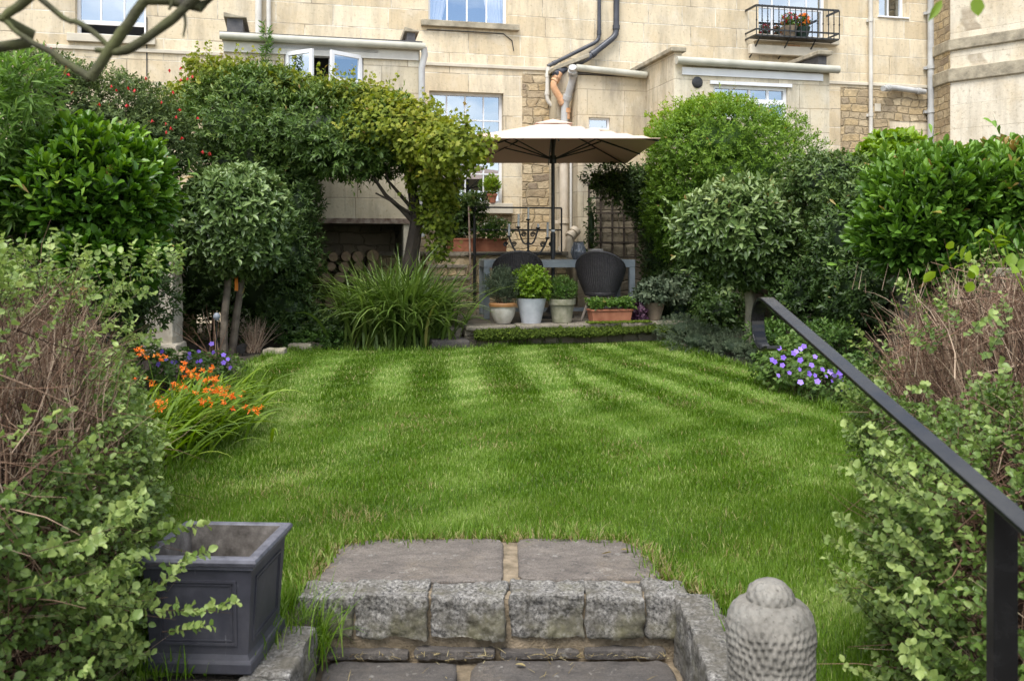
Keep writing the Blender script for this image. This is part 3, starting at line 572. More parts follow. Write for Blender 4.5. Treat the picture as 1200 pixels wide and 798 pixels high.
# right extension
a3, b3 = hs(790, TR), hs(972, TR); zr = hz(880, 80, TR); wr = rng4(836, 923, 101, 140, TR)
mb = MB(); wall_holes(mb, a3, b3, 0, zr, [wr], TR, .12)
zp = hz(797, 62, TR)
mb.add([(a3, -TR, 0), (a3, -.002, 0), (a3, -.002, zp), (a3, -TR, zp)], [(0, 1, 2, 3)]).add([(b3, -TR, 0), (b3, -.002, 0), (b3, -.002, zr), (b3, -TR, zr)], [(0, 1, 2, 3)])
mb.add([(a3, -TR, zr), (a3+.12, -TR, zr), (a3+.12, -TR, zp), (a3, -TR, zp)], [(0, 1, 2, 3)]).add([(a3+.12, -TR, zr), (a3+.12, -.002, zr), (a3+.12, -.002, zp), (a3+.12, -TR, zp)], [(0, 1, 2, 3)])
mb.build('extension_wall', M['ashlar_ext'], house)
window(*wr, TR, 4, 2, rec=.04, fr=.05, bar=.02)
MB().box((wr[0]-.06, -TR-.03, wr[3]+.0), (wr[1]+.06, -TR-.002, wr[3]+.05)).build('window_head', M['white'], house)
MB().box((wr[0]-.1, -TR+.3, wr[2]-.1), (wr[1]+.1, -TR+.32, wr[3]+.1)).build('unlit_room_sheet', M['dark'], house)
MB().hexa([(a3+.13, -TR-.05, zr+.01), (b3+.06, -TR-.05, zr+.01), (b3+.06, -.002, zr+.01), (a3+.13, -.002, zr+.01)], [(a3+.13, -TR-.05, zr+.05), (b3+.06, -TR-.05, zr+.05), (b3+.06, -.002, zr+.2), (a3+.13, -.002, zr+.2)]).build('extension_roof', M['slate'], house)
MB().box((a3+.12, -TR-.025, zr-.15), (b3-.12, -TR-.003, zr-.04)).build('fascia', M['white'], house)
MB().tube([(a3+.0, -TR-.09, zr+.04), (b3+.1, -TR-.09, zr+.02)], .06, 10).build('gutter', M['stonegutter'], house, smooth=True)
for s0_, s1_, zz, yf in ((a3-.07, a3+.17, zp, -TR-.06), (b3-.16, b3+.09, zr+.27, -TR+.05)):
    MB().box((s0_, yf, zz+.002), (s1_, -.003, zz+.07)).build('coping', M['ledge'], house, bevel=.012)
MB().box((b3-.1, -TR+.14, zr+.04), (b3+.04, -.003, zr+.269)).build('kneeler', M['slate'], house)
vent = MB().lathe([(.0, -.03), (.085, -.03), (.085, 0), (.06, .012), (.0, .012)], 18).build('vent', M['iron'], house, smooth=True)
vent.location = hp(817, 97, TR, -.012); vent.rotation_euler = (R(90), 0, 0)
# pipes
def pipe(pts, r, mat, smooth=True, n=10, brackets=()):
    P = [Vector(p) for p in pts]; Q = [P[0]]
    for i in range(1, len(P)-1):   # round each corner
        k = min(.09, (P[i]-P[i-1]).length*.4, (P[i+1]-P[i]).length*.4)
        A = P[i]+(P[i-1]-P[i]).normalized()*k; B = P[i]+(P[i+1]-P[i]).normalized()*k
        for f in (0, .33, .67, 1): Q.append(A*(1-f)**2+P[i]*2*f*(1-f)+B*f*f)
    Q.append(P[-1]); m = MB().tube(Q, r, n)
    for i in range(len(P)):
        if 0 < i < len(P)-1 or True:
            a_ = P[i]; nb = P[i-1] if i else P[1]; dd = (nb-a_).normalized(); m.tube([a_+dd*.10, a_+dd*.17], r*1.22, n)
    for z in brackets:
        m.tube([(P[-1].x, P[-1].y, z), (P[-1].x, P[-1].y, z+.07)], r*1.25, n).box((P[-1].x-r*1.8, P[-1].y+r*.6, z), (P[-1].x+r*1.8, P[-1].y+r*1.3, z+.05))
    return m.build('drainpipe', M[mat], house, smooth=True)
for px, mt, r_ in ((303, 'palepipe', .05), (315, 'palepipe', .035)):
    s_ = hs(px, 0); MB().tube([(s_, -.07, zg+.2), (s_, -.07, 8.9)], r_, 10).build('drainpipe', M[mt], house, smooth=True)
pipe([(hs(702, 0), -.06, 8.9), hp(702, 48, .06), hp(642, 78, .12)], .033, 'blackpipe')
pipe([hp(642, 79, .12), hp(641, 119, .12), hp(657, 133, .15), hp(661, 150, .15)], .035, 'palepipe')
pipe([(hs(723, 0), -.08, 8.9), hp(722, 42, .08), hp(688, 69, .12), hp(650, 88, .62)], .052, 'blackpipe')
pipe([hp(656, 86, .58), hp(647, 100, .60), hp(664, 128, .60), hp(664, 140, .6)], .055, 'terrapipe')
pipe([hp(671, 79, .98), hp(672, 92, .8), hp(662, 124, .6), hp(660, 200, .6), (hs(660, .6), -.6, 1.0)], .062, 'greypipe' )
pipe([hp(661, 150, .68), (hs(661, .68), -.68, .9)], .075, 'creampipe', brackets=(hz(661, 262, .68), hz(661, 190, .68)))
pipe([hp(669, 152, TN+.03), (hs(669, TN+.03), -TN-.03, 1.0)], .02, 'palepipe')
pipe([hp(675, 270, 1.0), hp(668, 278, 1.05), hp(667, 305, 1.05), (hs(667, 1.05), -1.05, .9)], .07, 'creampipe')
pipe([(hs(1018, 0), -.06, 8.9), (hs(1018, 0), -.06, .3)], .036, 'palepipe', brackets=(3.5, 5.2, 2.2))
pipe([(hs(1087, 0), -.09, 8.9), (hs(1087, 0), -.09, .3)], .058, 'greypipe', brackets=(3.6, 4.4, 5.4, 2.6))
pipe([hp(1035, 104, .25), hp(1046, 103, .09), hp(1084, 108, .09)], .05, 'greypipe')
# thin cables on the wall
for cb, cr_ in (([hp(500, 35, .015), hp(540, 37, .015), hp(590, 40, .015), hp(600, 48, .015), hp(602, 60, .015)], .008), ([hp(172, 20, .012), hp(172, 90, .012)], .008), ([hp(767, 92, .92), hp(768, 140, .92)], .016)): MB().tube(cb, cr_, 6).build('cable', M['iron'], house, smooth=True)
# balcony in front of the right first-floor window
bal = MB(); tb = .38; s0_, s1_ = hs(886, tb), hs(983, tb); zb0, zb1 = hz(935, 44, tb), hz(935, 14, tb)
zb1 = zb0+.5
for z_ in (zb0, zb0+.1, zb1):
    rr = .013 if z_ != zb1 else .018
    bal.box((s0_, -tb-.01, z_-rr), (s1_, -tb+.01, z_+rr)).box((s0_-.01, -tb+.01, z_-rr), (s0_+.01, -.002, z_+rr)).box((s1_-.01, -tb+.01, z_-rr), (s1_+.01, -.002, z_+rr))
balo = bal.build('balcony', M['iron'], house)
nb = 15
for i in range(nb+1):
    s_ = s0_+(s1_-s0_)*i/nb; m = MB().tube([(s_, -tb-.016, zb0-.0), (s_, -tb-.016, zb1)], .010, 6).lathe([(0, -.022), (.02, 0), (0, .022)], 6, (s_, -tb-.016, zb0+.25))
    m.build('baluster', M['iron'], balo, smooth=False)
for f in (.05, .4, .72):
    s_ = s0_+(s1_-s0_)*f; MB().tube([(s_, -tb, zb0-.02), (s_, -.1, zb0-.25), (s_, -.004, zb0-.3)], .013, 6).build('bracket', M['iron'], balo)
MB().box((s0_-.02, -.22, zb0-.28), (s1_-.1, -.135, zb0-.12)).build('ledge', M['ledge_pale'], house, bevel=.01)
MB().box((s0_+.02, -tb+.02, zb0-.012), (s1_-.02, -.13, zb0-.002)).build('balcony_floor', M['iron'], balo)
# neighbouring house with a canted bay
A = hworld(hs(1090, 0), .02); pts = [(A.x, A.y), ((1113-600)/F*15.75, 15.75), ((1200-600)/F*14.9, 14.9), (12.5, 12.9), (14, 15), (14, 20), (A.x+1, 20)]
nb_ = thing('neighbouring_house', 'paler stone house next door with an angled bay beyond the far right pipe', 'house', (pts[1][0], pts[1][1], 0))
MB().prism(pts, 0, 9.2).build('wall', M['ashlar_pale'], nb_, world=True)
def off(pts, e): 
    c = Vector((11, 18)); return [((Vector(p)-c)*(1+e)+c) for p in pts]
for zt, h_, mt in ((1.155+(290-40)/F*15.3, .20, 'ledge_pale'), (1.155+(290-75)/F*15.3, .24, 'ledge_pale')):
    MB().prism([tuple(p) for p in off(pts, .012)][0:7], zt-h_, zt).build('string_course', M['ledge'], nb_, world=True, bevel=.02)
p0, p1 = Vector(pts[0]), Vector(pts[1]); e = Vector((-.012, -.012))
MB().hexa([(p0.x-.004, p0.y-.05, .3), (p1.x-.01, p1.y-.03, .3), (p1.x, p1.y+.02, .3), (p0.x, p0.y+.02, .3)], [(p0.x-.004, p0.y-.05, 9), (p1.x-.01, p1.y-.03, 9), (p1.x, p1.y+.02, 9), (p0.x, p0.y+.02, 9)]).build('quoin_strip', M['rubble'], nb_, world=True)
# ------------------------------------------------------------------ ground
def struct(name, mb, mat, **k): return tag(mb.build(name, mat, None, **k), kind='structure')
WX0, WX1, WY = -.62, .56, 2.93            # the step well the photographer stands in
m = MB()
for x0, x1, y0, y1 in ((-250, WX0, -60, 250), (WX1, 250, -60, 250), (WX0, WX1, WY, 250)): m.add([(x0, y0, -.02), (x1, y0, -.02), (x1, y1, -.02), (x0, y1, -.02)], [(0, 1, 2, 3)])
m.add([(WX0, -60, -.02), (WX0, WY, -.02), (WX0, WY, -.5), (WX0, -60, -.5)], [(0, 1, 2, 3)]).add([(WX1, -60, -.02), (WX1, WY, -.02), (WX1, WY, -.5), (WX1, -60, -.5)], [(0, 1, 2, 3)]).add([(WX0, WY, -.02), (WX1, WY, -.02), (WX1, WY, -.5), (WX0, WY, -.5)], [(0, 1, 2, 3)])
m.add([(WX0, -60, -.5), (WX1, -60, -.5), (WX1, WY, -.5), (WX0, WY, -.5)], [(0, 1, 2, 3)])
struct('ground', m, M['soil'])
struct('lower_path', MB().box((WX0+.002, -6, -.498), (WX1-.002, 2.35, -.33)), M['yorkdark'])
struct('step_bedding', MB().box((WX0+.002, 2.352, -.498), (WX1-.002, WY-.004, -.197)), M['mortar'])
# lawn outline
lawn_px = [(345, 411), (470, 413), (560, 409), (620, 404), (700, 401), (776, 398), (800, 410), (840, 422), (880, 434), (920, 450), (960, 472), (1000, 492), (1042, 520), (1060, 560)]
LP = [tuple(G(*p)[:2]) for p in lawn_px]+[(1.75, 4.0), (1.45, 3.2), (1.15, 2.6), (.9, 2.2), (.70, 2.2), (.685, 2.92), (.56, 3.06), (.53, 3.10), (.50, 3.42), (.44, 3.50), (0, 3.53), (-.5, 3.5), (-.64, 3.44), (-.69, 3.3), (-.72, 3.02), (-.74, 2.5), (-1.0, 2.4), (-1.4, 3.2), (-1.75, 4.4)]+[tuple(G(*p)[:2]) for p in ((215, 545), (262, 512), (290, 480), (278, 455), (292, 428), (318, 418))]
import bmesh
bm = bmesh.new(); vs_ = [bm.verts.new((x, y, -.004)) for x, y in LP]; fc = bm.faces.new(vs_); bmesh.ops.triangulate(bm, faces=[fc]); me = bpy.data.meshes.new('lawn'); bm.normal_update(); bm.to_mesh(me); bm.free()
t = NT('lawn_turf'); v = t.obj(); c = t.ramp(t.noise(v, 3, 8, .7), [(.3, c4(.035, .065, .01)), (.6, c4(.07, .10, .02)), (.8, c4(.15, .13, .06))]); t.l(c, t.b.inputs['Base Color']); t.b.inputs['Roughness'].default_value = .95; t.bump(t.noise(v, 60, 6), .8, .02)
me.materials.append(t.m); lawn = link('lawn_turf', me); lawn['kind'] = 'structure'
def inside(P, poly):
    x, y = P[:, 0], P[:, 1]; r = np.zeros(len(P), bool); n = len(poly)
    for i in range(n):
        x1, y1 = poly[i]; x2, y2 = poly[(i+1) % n]
        c_ = ((y1 > y) != (y2 > y)) & (x < (x2-x1)*(y-y1)/((y2-y1) or 1e-9)+x1); r ^= c_
    return r
rng = np.random.default_rng(5)
Vg, Tg, Ag = [], [], []
for y0, y1, dens, wd in ((2.2, 4.2, 38000, .0026), (4.2, 6.6, 22000, .0042), (6.6, 11.8, 9500, .0080)):
    n = int(6*(y1-y0)*dens); P = np.stack([rng.uniform(-3, 3, n), rng.uniform(y0, y1, n), np.zeros(n)], 1); P = P[inside(P, LP)]; n = len(P)
    # mowing stripes: blades lie away from or towards the camera in bands
    gx = P[:, 0]+.07*(P[:, 1]-7)+.03*np.sin(P[:, 1]*1.7); right = P[:, 0] > .25+.04*P[:, 1]
    gx = np.where(right, P[:, 0]*1.25+.34*(P[:, 1]-7)+.04*np.sin(P[:, 1]*2.3), gx)
    st = np.sin((gx+1.68)/.68*2*np.pi+1.57+.5*lump(P*1.1, 4, 1)); st = st/(.55+np.abs(st))*1.15
    fade = np.clip((P[:, 1]-4.6)/1.6, 0, 1); pat = lump(P*1.3, 8, 1.4)
    s_ = np.clip(st*fade*np.clip(.75+.45*lump(P*1.2, 21, 1.0), .15, 1)+.35*pat*(1-.3*fade)+.35*lump(P*4.5, 41, 1.4), -1.3, 1.3)
    s_ = np.where(s_ < 0, .55*s_, s_)
    azm = np.where(s_+rng.normal(0, .45, n) > 0, np.pi/2, -np.pi/2)+rng.normal(0, .9, n)*(1.25-.4*np.abs(s_).clip(0, 1)); azm += rng.uniform(-.3, .3, n)
    lean = np.abs(rng.normal(.30, .34, n))+.36*np.abs(s_).clip(0, 1); Ln = rng.uniform(.018, .042, n)*(1+.25*lump(P*2.2, 3, 1))
    dry = (rng.random(n) < (.05+.16*np.clip(lump(P*1.6, 31, 1.3), 0, 1)))
    tint = .42+.12*s_+.13*lump(P*3, 13, 1.2)+rng.normal(0, .11, n)+dry*.5  # bands' light and dark painted into the tint; patches and dry blades are real
    V, T, A = ribbons(P-np.array((0, 0, .006)), azm, lean*.6, lean+.35, Ln, np.full(n, wd)*rng.uniform(.7, 1.2, n), 2, rng, tint)
    Vg.append(V); Tg.append(T); Ag.append(A)
# longer untrimmed tufts along the edges of the slabs and borders
edge = LP; nE = 13000; k = rng.integers(0, len(edge), nE); f = rng.random(nE)[:, None]; E = np.array(edge); P2 = E[k]*(1-f)+E[(k+1) % len(edge)]*f
Lk = np.linalg.norm(E[(k+1) % len(edge)]-E[k], axis=1); keep = rng.random(nE) < Lk/Lk.max()*2.2
P2 = P2[keep]+rng.normal(0, .03, (keep.sum(), 2)); n = len(P2); P = np.column_stack([P2, np.full(n, -.006)])
V, T, A = ribbons(P, rng.uniform(0, 6.28, n), np.abs(rng.normal(.2, .25, n)), rng.uniform(.3, 1.3, n), rng.uniform(.04, .10, n), rng.uniform(.003, .005, n)*(1+P[:, 1]*.08), 3, rng, rng.normal(.42, .18, n)); Vg.append(V); Tg.append(T); Ag.append(A)
V, T, A = join(*zip(Vg, Tg, Ag)); o = npmesh('lawn_grass', V, T, A, LM['grass']); tag(o, 'short striped green lawn grass filling the middle of the garden', 'grass', kind='stuff')
LM['dry'] = leafmat('dry_grass_blade', c4(.13, .085, .03), c4(.30, .235, .10), c4(.50, .43, .24), .7, .2, .2)
rng = np.random.default_rng(15); Vg, Tg, Ag = [], [], []
for y0, y1, dens, wd in ((2.2, 4.6, 5200, .0022), (4.6, 7.5, 2600, .0038), (7.5, 11.5, 800, .007)):
    n = int(6*(y1-y0)*dens); P = np.stack([rng.uniform(-3, 3, n), rng.uniform(y0, y1, n), np.zeros(n)], 1); P = P[inside(P, LP)]
    pt_ = lump(P*2.0, 61, 1.5)+.5*lump(P*5, 62, 1.5); P = P[rng.random(len(P)) < np.clip(.10+.75*(pt_-.25), .04, 1)]; n = len(P)
    V, T, A = ribbons(P, rng.uniform(0, 6.28, n), rng.uniform(.3, 1.2, n), rng.uniform(.1, .7, n), rng.uniform(.02, .05, n), np.full(n, wd), 2, rng, rng.normal(.5, .2, n)); Vg.append(V); Tg.append(T); Ag.append(A)
nn = 3000; q = rng.random(nn); ed = [(.685, 2.92), (.56, 3.06), (.53, 3.10), (.50, 3.42), (.44, 3.50), (0, 3.53), (-.5, 3.5), (-.64, 3.44), (-.69, 3.3), (-.72, 3.02)]; ed = np.array(ed); kk = rng.integers(0, len(ed)-1, nn); Lk = np.linalg.norm(ed[1:]-ed[:-1], axis=1); kk = kk[rng.random(nn) < Lk[kk]/Lk.max()*1.6]; nn = len(kk); q = rng.random(nn)[:, None]
P = np.column_stack([ed[kk]*(1-q)+ed[kk+1]*q+rng.normal(0, .022, (nn, 2)), np.full(nn, .004)])
V, T, A = ribbons(P, rng.uniform(0, 6.28, nn), rng.uniform(.5, 1.4, nn), rng.uniform(.1, .6, nn), rng.uniform(.02, .07, nn), np.full(nn, .0028), 3, rng, rng.normal(.5, .22, nn)); Vg.append(V); Tg.append(T); Ag.append(A)
V, T, A = join(*zip(Vg, Tg, Ag)); o = npmesh('dry_grass', V, T, A, LM['dry']); tag(o, 'straw coloured dead blades and thatch among the lawn and along the slabs', 'dry grass', kind='stuff')
# ------------------------------------------------------------------ step, slabs, granite setts
def rock(poly, z0, z1, seed, amp=.006, sub=.03, bev=.012):
    """a stone slab or block with rounded, uneven faces; poly is its plan"""
    bm = bmesh.new(); vb = [bm.verts.new((x, y, z0)) for x, y in poly]; vt = [bm.verts.new((x, y, z1)) for x, y in poly]; n = len(poly)
    bm.faces.new(vb[::-1]); bm.faces.new(vt)
    for i in range(n): bm.faces.new((vb[i], vb[(i+1) % n], vt[(i+1) % n], vt[i]))
    bmesh.ops.triangulate(bm, faces=bm.faces)
    for _ in range(9):
        es = [e for e in bm.edges if e.calc_length() > sub*1.5]
        if not es: break
        bmesh.ops.subdivide_edges(bm, edges=es, cuts=1); bmesh.ops.triangulate(bm, faces=[f for f in bm.faces if len(f.verts) > 3])
    for _ in range(max(1, int(bev/sub*3.2))): bmesh.ops.smooth_vert(bm, verts=bm.verts, factor=.5, use_axis_x=True, use_axis_y=True, use_axis_z=True)
    bm.normal_update(); s = Vector((seed*3.1, seed*1.7, 0))
    for v in bm.verts:
        k = mnoise.noise(v.co*11+s)*amp*1.1+mnoise.noise(v.co*34+s)*amp*.6+mnoise.noise(v.co*80+s)*amp*.3
        v.co += v.normal*k
    bm.normal_update(); return bm
def stone(name, label, cat, poly, z0, z1, mat, seed, group=None, **k):
    c = Vector((sum(p[0] for p in poly)/len(poly), sum(p[1] for p in poly)/len(poly), z0))
    bm = rock(poly, z0, z1, seed, **k); bmesh.ops.translate(bm, verts=bm.verts, vec=-c)
    me = bpy.data.meshes.new(name); bm.to_mesh(me); bm.free(); me.materials.append(mat); me.polygons.foreach_set('use_smooth', [True]*len(me.polygons)); me.set_sharp_from_angle(angle=R(50))
    o = link(name, me); o.location = c; return tag(o, label, cat, group)
struct('upper_step_bedding', MB().box((-.70, 2.965, -.018), (.57, 3.50, .004)), M['mortar'])
stone('paving_slab', 'larger grey sandstone slab on the left of the two between lawn and step', 'paving slab', [(-.67, 3.06), (-.03, 3.06), (-.035, 3.51), (-.52, 3.51), (-.655, 3.44)], -.015, .018, M['york'], 1, 'paving slabs at the head of the step', amp=.003, bev=.008, sub=.05)
stone('paving_slab', 'browner sandstone slab on the right of the two between lawn and step', 'paving slab', [(.022, 3.075), (.525, 3.10), (.50, 3.40), (.43, 3.50), (.02, 3.52)], -.015, .017, M['york'], 2, 'paving slabs at the head of the step', amp=.003, bev=.008, sub=.05)
def gx_(px, Y=2.93): return (px-600)/F*Y
setts = [(352, 413, 'leftmost granite sett of the step edge, half under the grass tuft'), (417, 499, 'second granite sett from the left along the step edge'), (506, 590, 'third granite sett from the left along the step edge, dark face'),
         (600, 683, 'granite sett just right of the middle joint of the step edge'), (688, 752, 'small granite sett fifth from the left along the step edge'), (758, 806, 'granite sett at the right end of the step edge beside the side kerb')]
for i, (p0_, p1_, lb) in enumerate(setts):
    stone('granite_sett', lb, 'granite sett', [(gx_(p0_-2), 2.905+.01*(i % 2)), (gx_(p1_+2), 2.905-.008*(i % 3)), (gx_(p1_+2)+.004, 3.045), (gx_(p0_-2)+.003, 3.05)], -.112, .022+.004*(i % 2), M['granite'], 10+i, 'granite setts edging the step', amp=.012, sub=.010, bev=.008)
struct('riser_bedding', MB().box((WX0-.04, 2.925, -.30), (WX1+.02, 2.99, .010)), M['mortar'])
for i, (xa, xb) in enumerate(((-.60, -.33), (-.32, -.05), (-.04, .22), (.23, .50))):
    stone('riser_stone', ['thin dark stone strip under the left granite setts', 'thin stone strip left of the middle below the setts', 'thin stone strip right of the middle below the setts', 'thin stone strip under the right granite setts'][i], 'stone', [(xa, 2.885), (xb, 2.882+.004*i), (xb, 2.925), (xa, 2.925)], -.172, -.150+.006*(i % 2), M['yorkdark'], 40+i, 'thin stones below the setts', amp=.006, sub=.02, bev=.006)
stone('paving_slab', 'dark lower sandstone slab at the bottom edge left of the mortar joint', 'paving slab', [(-.585, 2.36), (-.20, 2.36), (-.165, 2.845), (-.585, 2.85)], -.196, -.158, M['yorkdark'], 4, 'paving slabs of the lower step', amp=.004, bev=.008, sub=.05)
stone('paving_slab', 'dark lower sandstone slab at the bottom edge right of the mortar joint', 'paving slab', [(-.165, 2.36), (.515, 2.36), (.50, 2.85), (-.12, 2.855)], -.196, -.157, M['yorkdark'], 5, 'paving slabs of the lower step', amp=.004, bev=.008, sub=.05)
side = [((.535, 2.65), (.53, 2.93), (.655, 2.95), (.655, 2.66), 'pale granite kerb block at the top right corner of the step'), ((.52, 2.33), (.53, 2.64), (.655, 2.65), (.65, 2.34), 'speckled granite kerb block beside the stone ornament'), ((.51, 1.95), (.52, 2.32), (.65, 2.33), (.65, 1.95), 'granite kerb block under the stone ornament')]
for i, s5 in enumerate(side): stone('kerb_block', s5[4], 'granite kerb', list(s5[:4]), -.30, .022, M['granite'], 60+i, 'granite kerb blocks beside the step', amp=.011, sub=.012, bev=.009)
side = [((-.73, 2.42), (-.60, 2.42), (-.60, 2.74), (-.73, 2.75), 'granite kerb block with the grass tuft on the left of the step'), ((-.73, 2.05), (-.60, 2.05), (-.60, 2.41), (-.73, 2.41), 'rough granite kerb block under the square planter')]
for i, s5 in enumerate(side): stone('kerb_block', s5[4], 'granite kerb', list(s5[:4]), -.30, .0, M['granite'], 70+i, 'granite kerb blocks beside the step', amp=.011, sub=.012, bev=.009)
# grass tuft at the left end of the step
rng = np.random.default_rng(77); n = 420; P = np.column_stack([rng.normal(-.66, .05, n), rng.normal(2.80, .06, n), np.full(n, -.12)])
V, T, A = ribbons(P, rng.uniform(0, 6.28, n), rng.uniform(.1, .6, n), rng.uniform(.4, 1.6, n), rng.uniform(.10, .26, n), np.full(n, .0042), 5, rng, rng.normal(.45, .17, n))
o = npmesh('grass_tuft', V, T, A, LM['grass']); tag(o, 'long loose grass tuft hanging over the left end of the step', 'grass tuft')
rng = np.random.default_rng(16)
for (x, y, z, ln_, lb, mt) in ((-.42, 2.63, -.150, .030, 'curled brown dead leaf on the lower left slab', 'dry'), (.01, 2.80, -.150, .034, 'brown dead leaf on the mortar below the middle setts', 'dry'), (-.20, 2.66, -.148, .026, 'small green leaf lying on the lower slabs', 'geranium'), (-.10, 2.60, -.150, .022, 'tiny yellowish leaf on the lower right slab', 'croc'), (.33, 3.30, .024, .040, 'dead leaf on the browner upper slab', 'dry'), (.44, 3.34, .024, .036, 'dead leaf at the right corner of the browner upper slab', 'dry')):
    V, T = leaves(np.array([[0, 0, .004]]), np.array([[rng.normal(), rng.normal(), .1]]), np.array([[.2, .1, 1.]]), np.array([ln_]), np.array([ln_*.6]), LEAF8, rng); o = npmesh('fallen_leaf', V, T, np.full(len(V), rng.uniform(.2, .7)), LM[mt]); o.location = (x, y, z); tag(o, lb, 'leaf')
n = 170; P = np.column_stack([rng.uniform(-.58, .5, n), np.where(rng.random(n) < .7, rng.normal(2.865, .012, n), rng.uniform(2.4, 2.85, n)), np.full(n, -.150)]); V, T, A = ribbons(P, rng.uniform(0, 6.28, n), rng.uniform(1.2, 1.55, n), rng.uniform(0, .3, n), rng.uniform(.008, .05, n), np.full(n, .0022), 2, rng, rng.normal(.5, .25, n)); o = npmesh('debris', V, T, A, LM['dry']); tag(o, 'bits of dry straw and grit scattered on the lower step', 'debris', kind='stuff')
# ------------------------------------------------------------------ patio, landing, steps
ZP = .24; TF = 4.0
def hpoly(pts): return [tuple(hworld(s, t)[:2]) for s, t in pts]
sL, sRr = hs(545, TF), hs(805, TF)
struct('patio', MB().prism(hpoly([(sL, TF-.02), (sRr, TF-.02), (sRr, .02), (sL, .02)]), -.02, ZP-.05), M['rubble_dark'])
edges = [sL, sL+.62, sL+1.15, sL+1.9, sL+2.35, sRr]; rr = random.Random(3)
ti = 0
lbs = ['patio edge slab under the ochre rimmed pot', 'patio edge slab under the whitewashed and mossy pots', 'patio edge slab left of the terracotta trough', 'patio edge slab under the terracotta trough', 'patio edge slab at the far right by the climber']
for i in range(5):
    stone('coping_slab', lbs[i], 'paving slab', hpoly([(edges[i]+.005, TF+.05+.02*(i % 2)), (edges[i+1]-.005, TF+.04), (edges[i+1]-.005, TF-.40), (edges[i]+.005, TF-.40)]), ZP-.055, ZP+.004*(i % 2), M['paving'], 80+i, 'slabs along the patio edge', amp=.005, bev=.007, sub=.06)
struct('patio_paving', MB().prism(hpoly([(sL, TF-.405), (sRr, TF-.405), (sRr, .02), (sL, .02)]), ZP-.049, ZP-.004), M['paving'])
# moss on the low wall
rng = np.random.default_rng(8); n = 8000; f = rng.random(n); z = rng.beta(1.6, 1.5, n)*.19+.035; tt = TF+.0+rng.uniform(0, .13, n)*np.sin(np.pi*np.clip((z-.04)/.18, 0, 1))
s_ = sL+.1+f*(sRr-sL-.2); drop = lump(np.column_stack([s_*2, z*0, z*0]), 3, 1.2); keep = z > .075-.05*drop*.8+.03
P = np.column_stack([OX+s_*CP+tt*SP, OY+s_*SP-tt*CP, z])[keep]; D = nrm(np.array((SP, -CP, .5))+rng.normal(0, .5, P.shape))
V, T, A = shoots(P, D, 4, .01, .030, .014, 1.0, rng, LEAF5, rng.normal(.45, .18, len(P))); o = npmesh('moss', V, T, A, M['moss']); tag(o, 'thick green moss hanging over the low patio wall', 'moss', kind='stuff')
n = 900; s_ = rng.uniform(sL+1.5, sL+2.3, n); tt = rng.uniform(TF-.12, TF+.07, n); P = np.column_stack([OX+s_*CP+tt*SP, OY+s_*SP-tt*CP, np.full(n, ZP)])
V, T, A = shoots(P, nrm(np.array((0, 0, 1.))+rng.normal(0, .3, P.shape)), 4, .012, .022, .011, 1.0, rng, LEAF5, rng.normal(.75, .12, n)); o = npmesh('moss', V, T, A, M['moss']); tag(o, 'bright yellow green moss cushion on the patio edge before the trough', 'moss', kind='stuff')
# two low stone steps left of the patio
for i, (sa, sb, ta, tb_, z1_, lb) in enumerate(((sL-.42, sL+.02, TF+.22, TF-.1, .10, 'lowest worn grey stone step between the strap leaved clump and the moss'), (sL-.30, sL-.01, TF-.11, TF-.5, .21, 'upper pale stone step beside the table leg'))):
    stone('stone_step', lb, 'stone step', hpoly([(sa, ta), (sb, ta), (sb, tb_), (sa, tb_)]), -.02, z1_, M['yorkdark'] if i == 0 else M['paving'], 90+i, amp=.008, sub=.04)
# landing below the tall window and the flight up to it
ZL = 1.09; l0, l1 = hs(430, 1.1), hs(664, 1.1)
lt = thing('landing', 'raised stone landing with rubble front below the tall window', 'landing', tuple(hworld(l0, 1.1)))
MB().prism(hpoly([(l0, 1.1), (l1, 1.1), (l1, .03), (l0, .03)]), -.02, ZL-.06).build('rubble_front', M['rubble'], lt, world=True)
MB().prism(hpoly([(l0, 1.14), (l1+.02, 1.14), (l1+.02, .03), (l0, .03)]), ZL-.058, ZL).build('landing_slab', M['paving'], lt, world=True, bevel=.008)
stp = thing('stone_stairs', 'flight of narrow stone steps rising to the landing behind the strap leaves', 'stairs', tuple(hworld(hs(530, 2.3), 2.5)))
f0, f1 = hs(505, 1.9), hs(551, 1.9)
for i in range(6):
    t0_ = 1.14+(5-i)*.24; z1_ = (ZL)*(i+1)/6.6+.08
    MB().prism(hpoly([(f0, t0_+.24), (f1, t0_+.24), (f1, t0_+.0), (f0, t0_+.0)]), -.02, z1_-.045).build('riser', M['rubble'], stp, world=True)
    MB().prism(hpoly([(f0-.01, t0_+.265), (f1+.01, t0_+.265), (f1+.01, t0_+.001), (f0-.01, t0_+.001)]), z1_-.043, z1_).build('tread', M['paving'], stp, world=True, bevel=.006)
# railing
rt = 1.16; rl = thing('iron_railing', 'thin black iron railing along the landing edge behind the table', 'railing', tuple(hworld(hs(556, rt), rt, ZL)), PH)
rx = hs(556, rt)
def rp(s, z): return (s-rx, 0, z-ZL)
z_top, z_mid, z_low = hz(600, 243.5, rt), hz(600, 269.5, rt), hz(600, 297.5, rt); sE = hs(658, rt); sB2 = hs(549, rt)
for z_ in (z_top, z_mid, z_low): MB().box((sB2-rx, -.012, z_-ZL-.012), (sE-rx, .012, z_-ZL+.012)).build('rail', M['iron'], rl)
MB().tube([rp(rx, .25), rp(rx, z_top)], .022, 8).build('post', M['iron'], rl); MB().tube([(sB2-rx, -.25, .25-ZL), (sB2-rx, -.02, z_top-ZL+.02)], .014, 8).build('post', M['ironrust'], rl)
MB().tube([rp(sE, ZL), rp(sE, z_top)], .014, 8).build('post', M['iron'], rl)
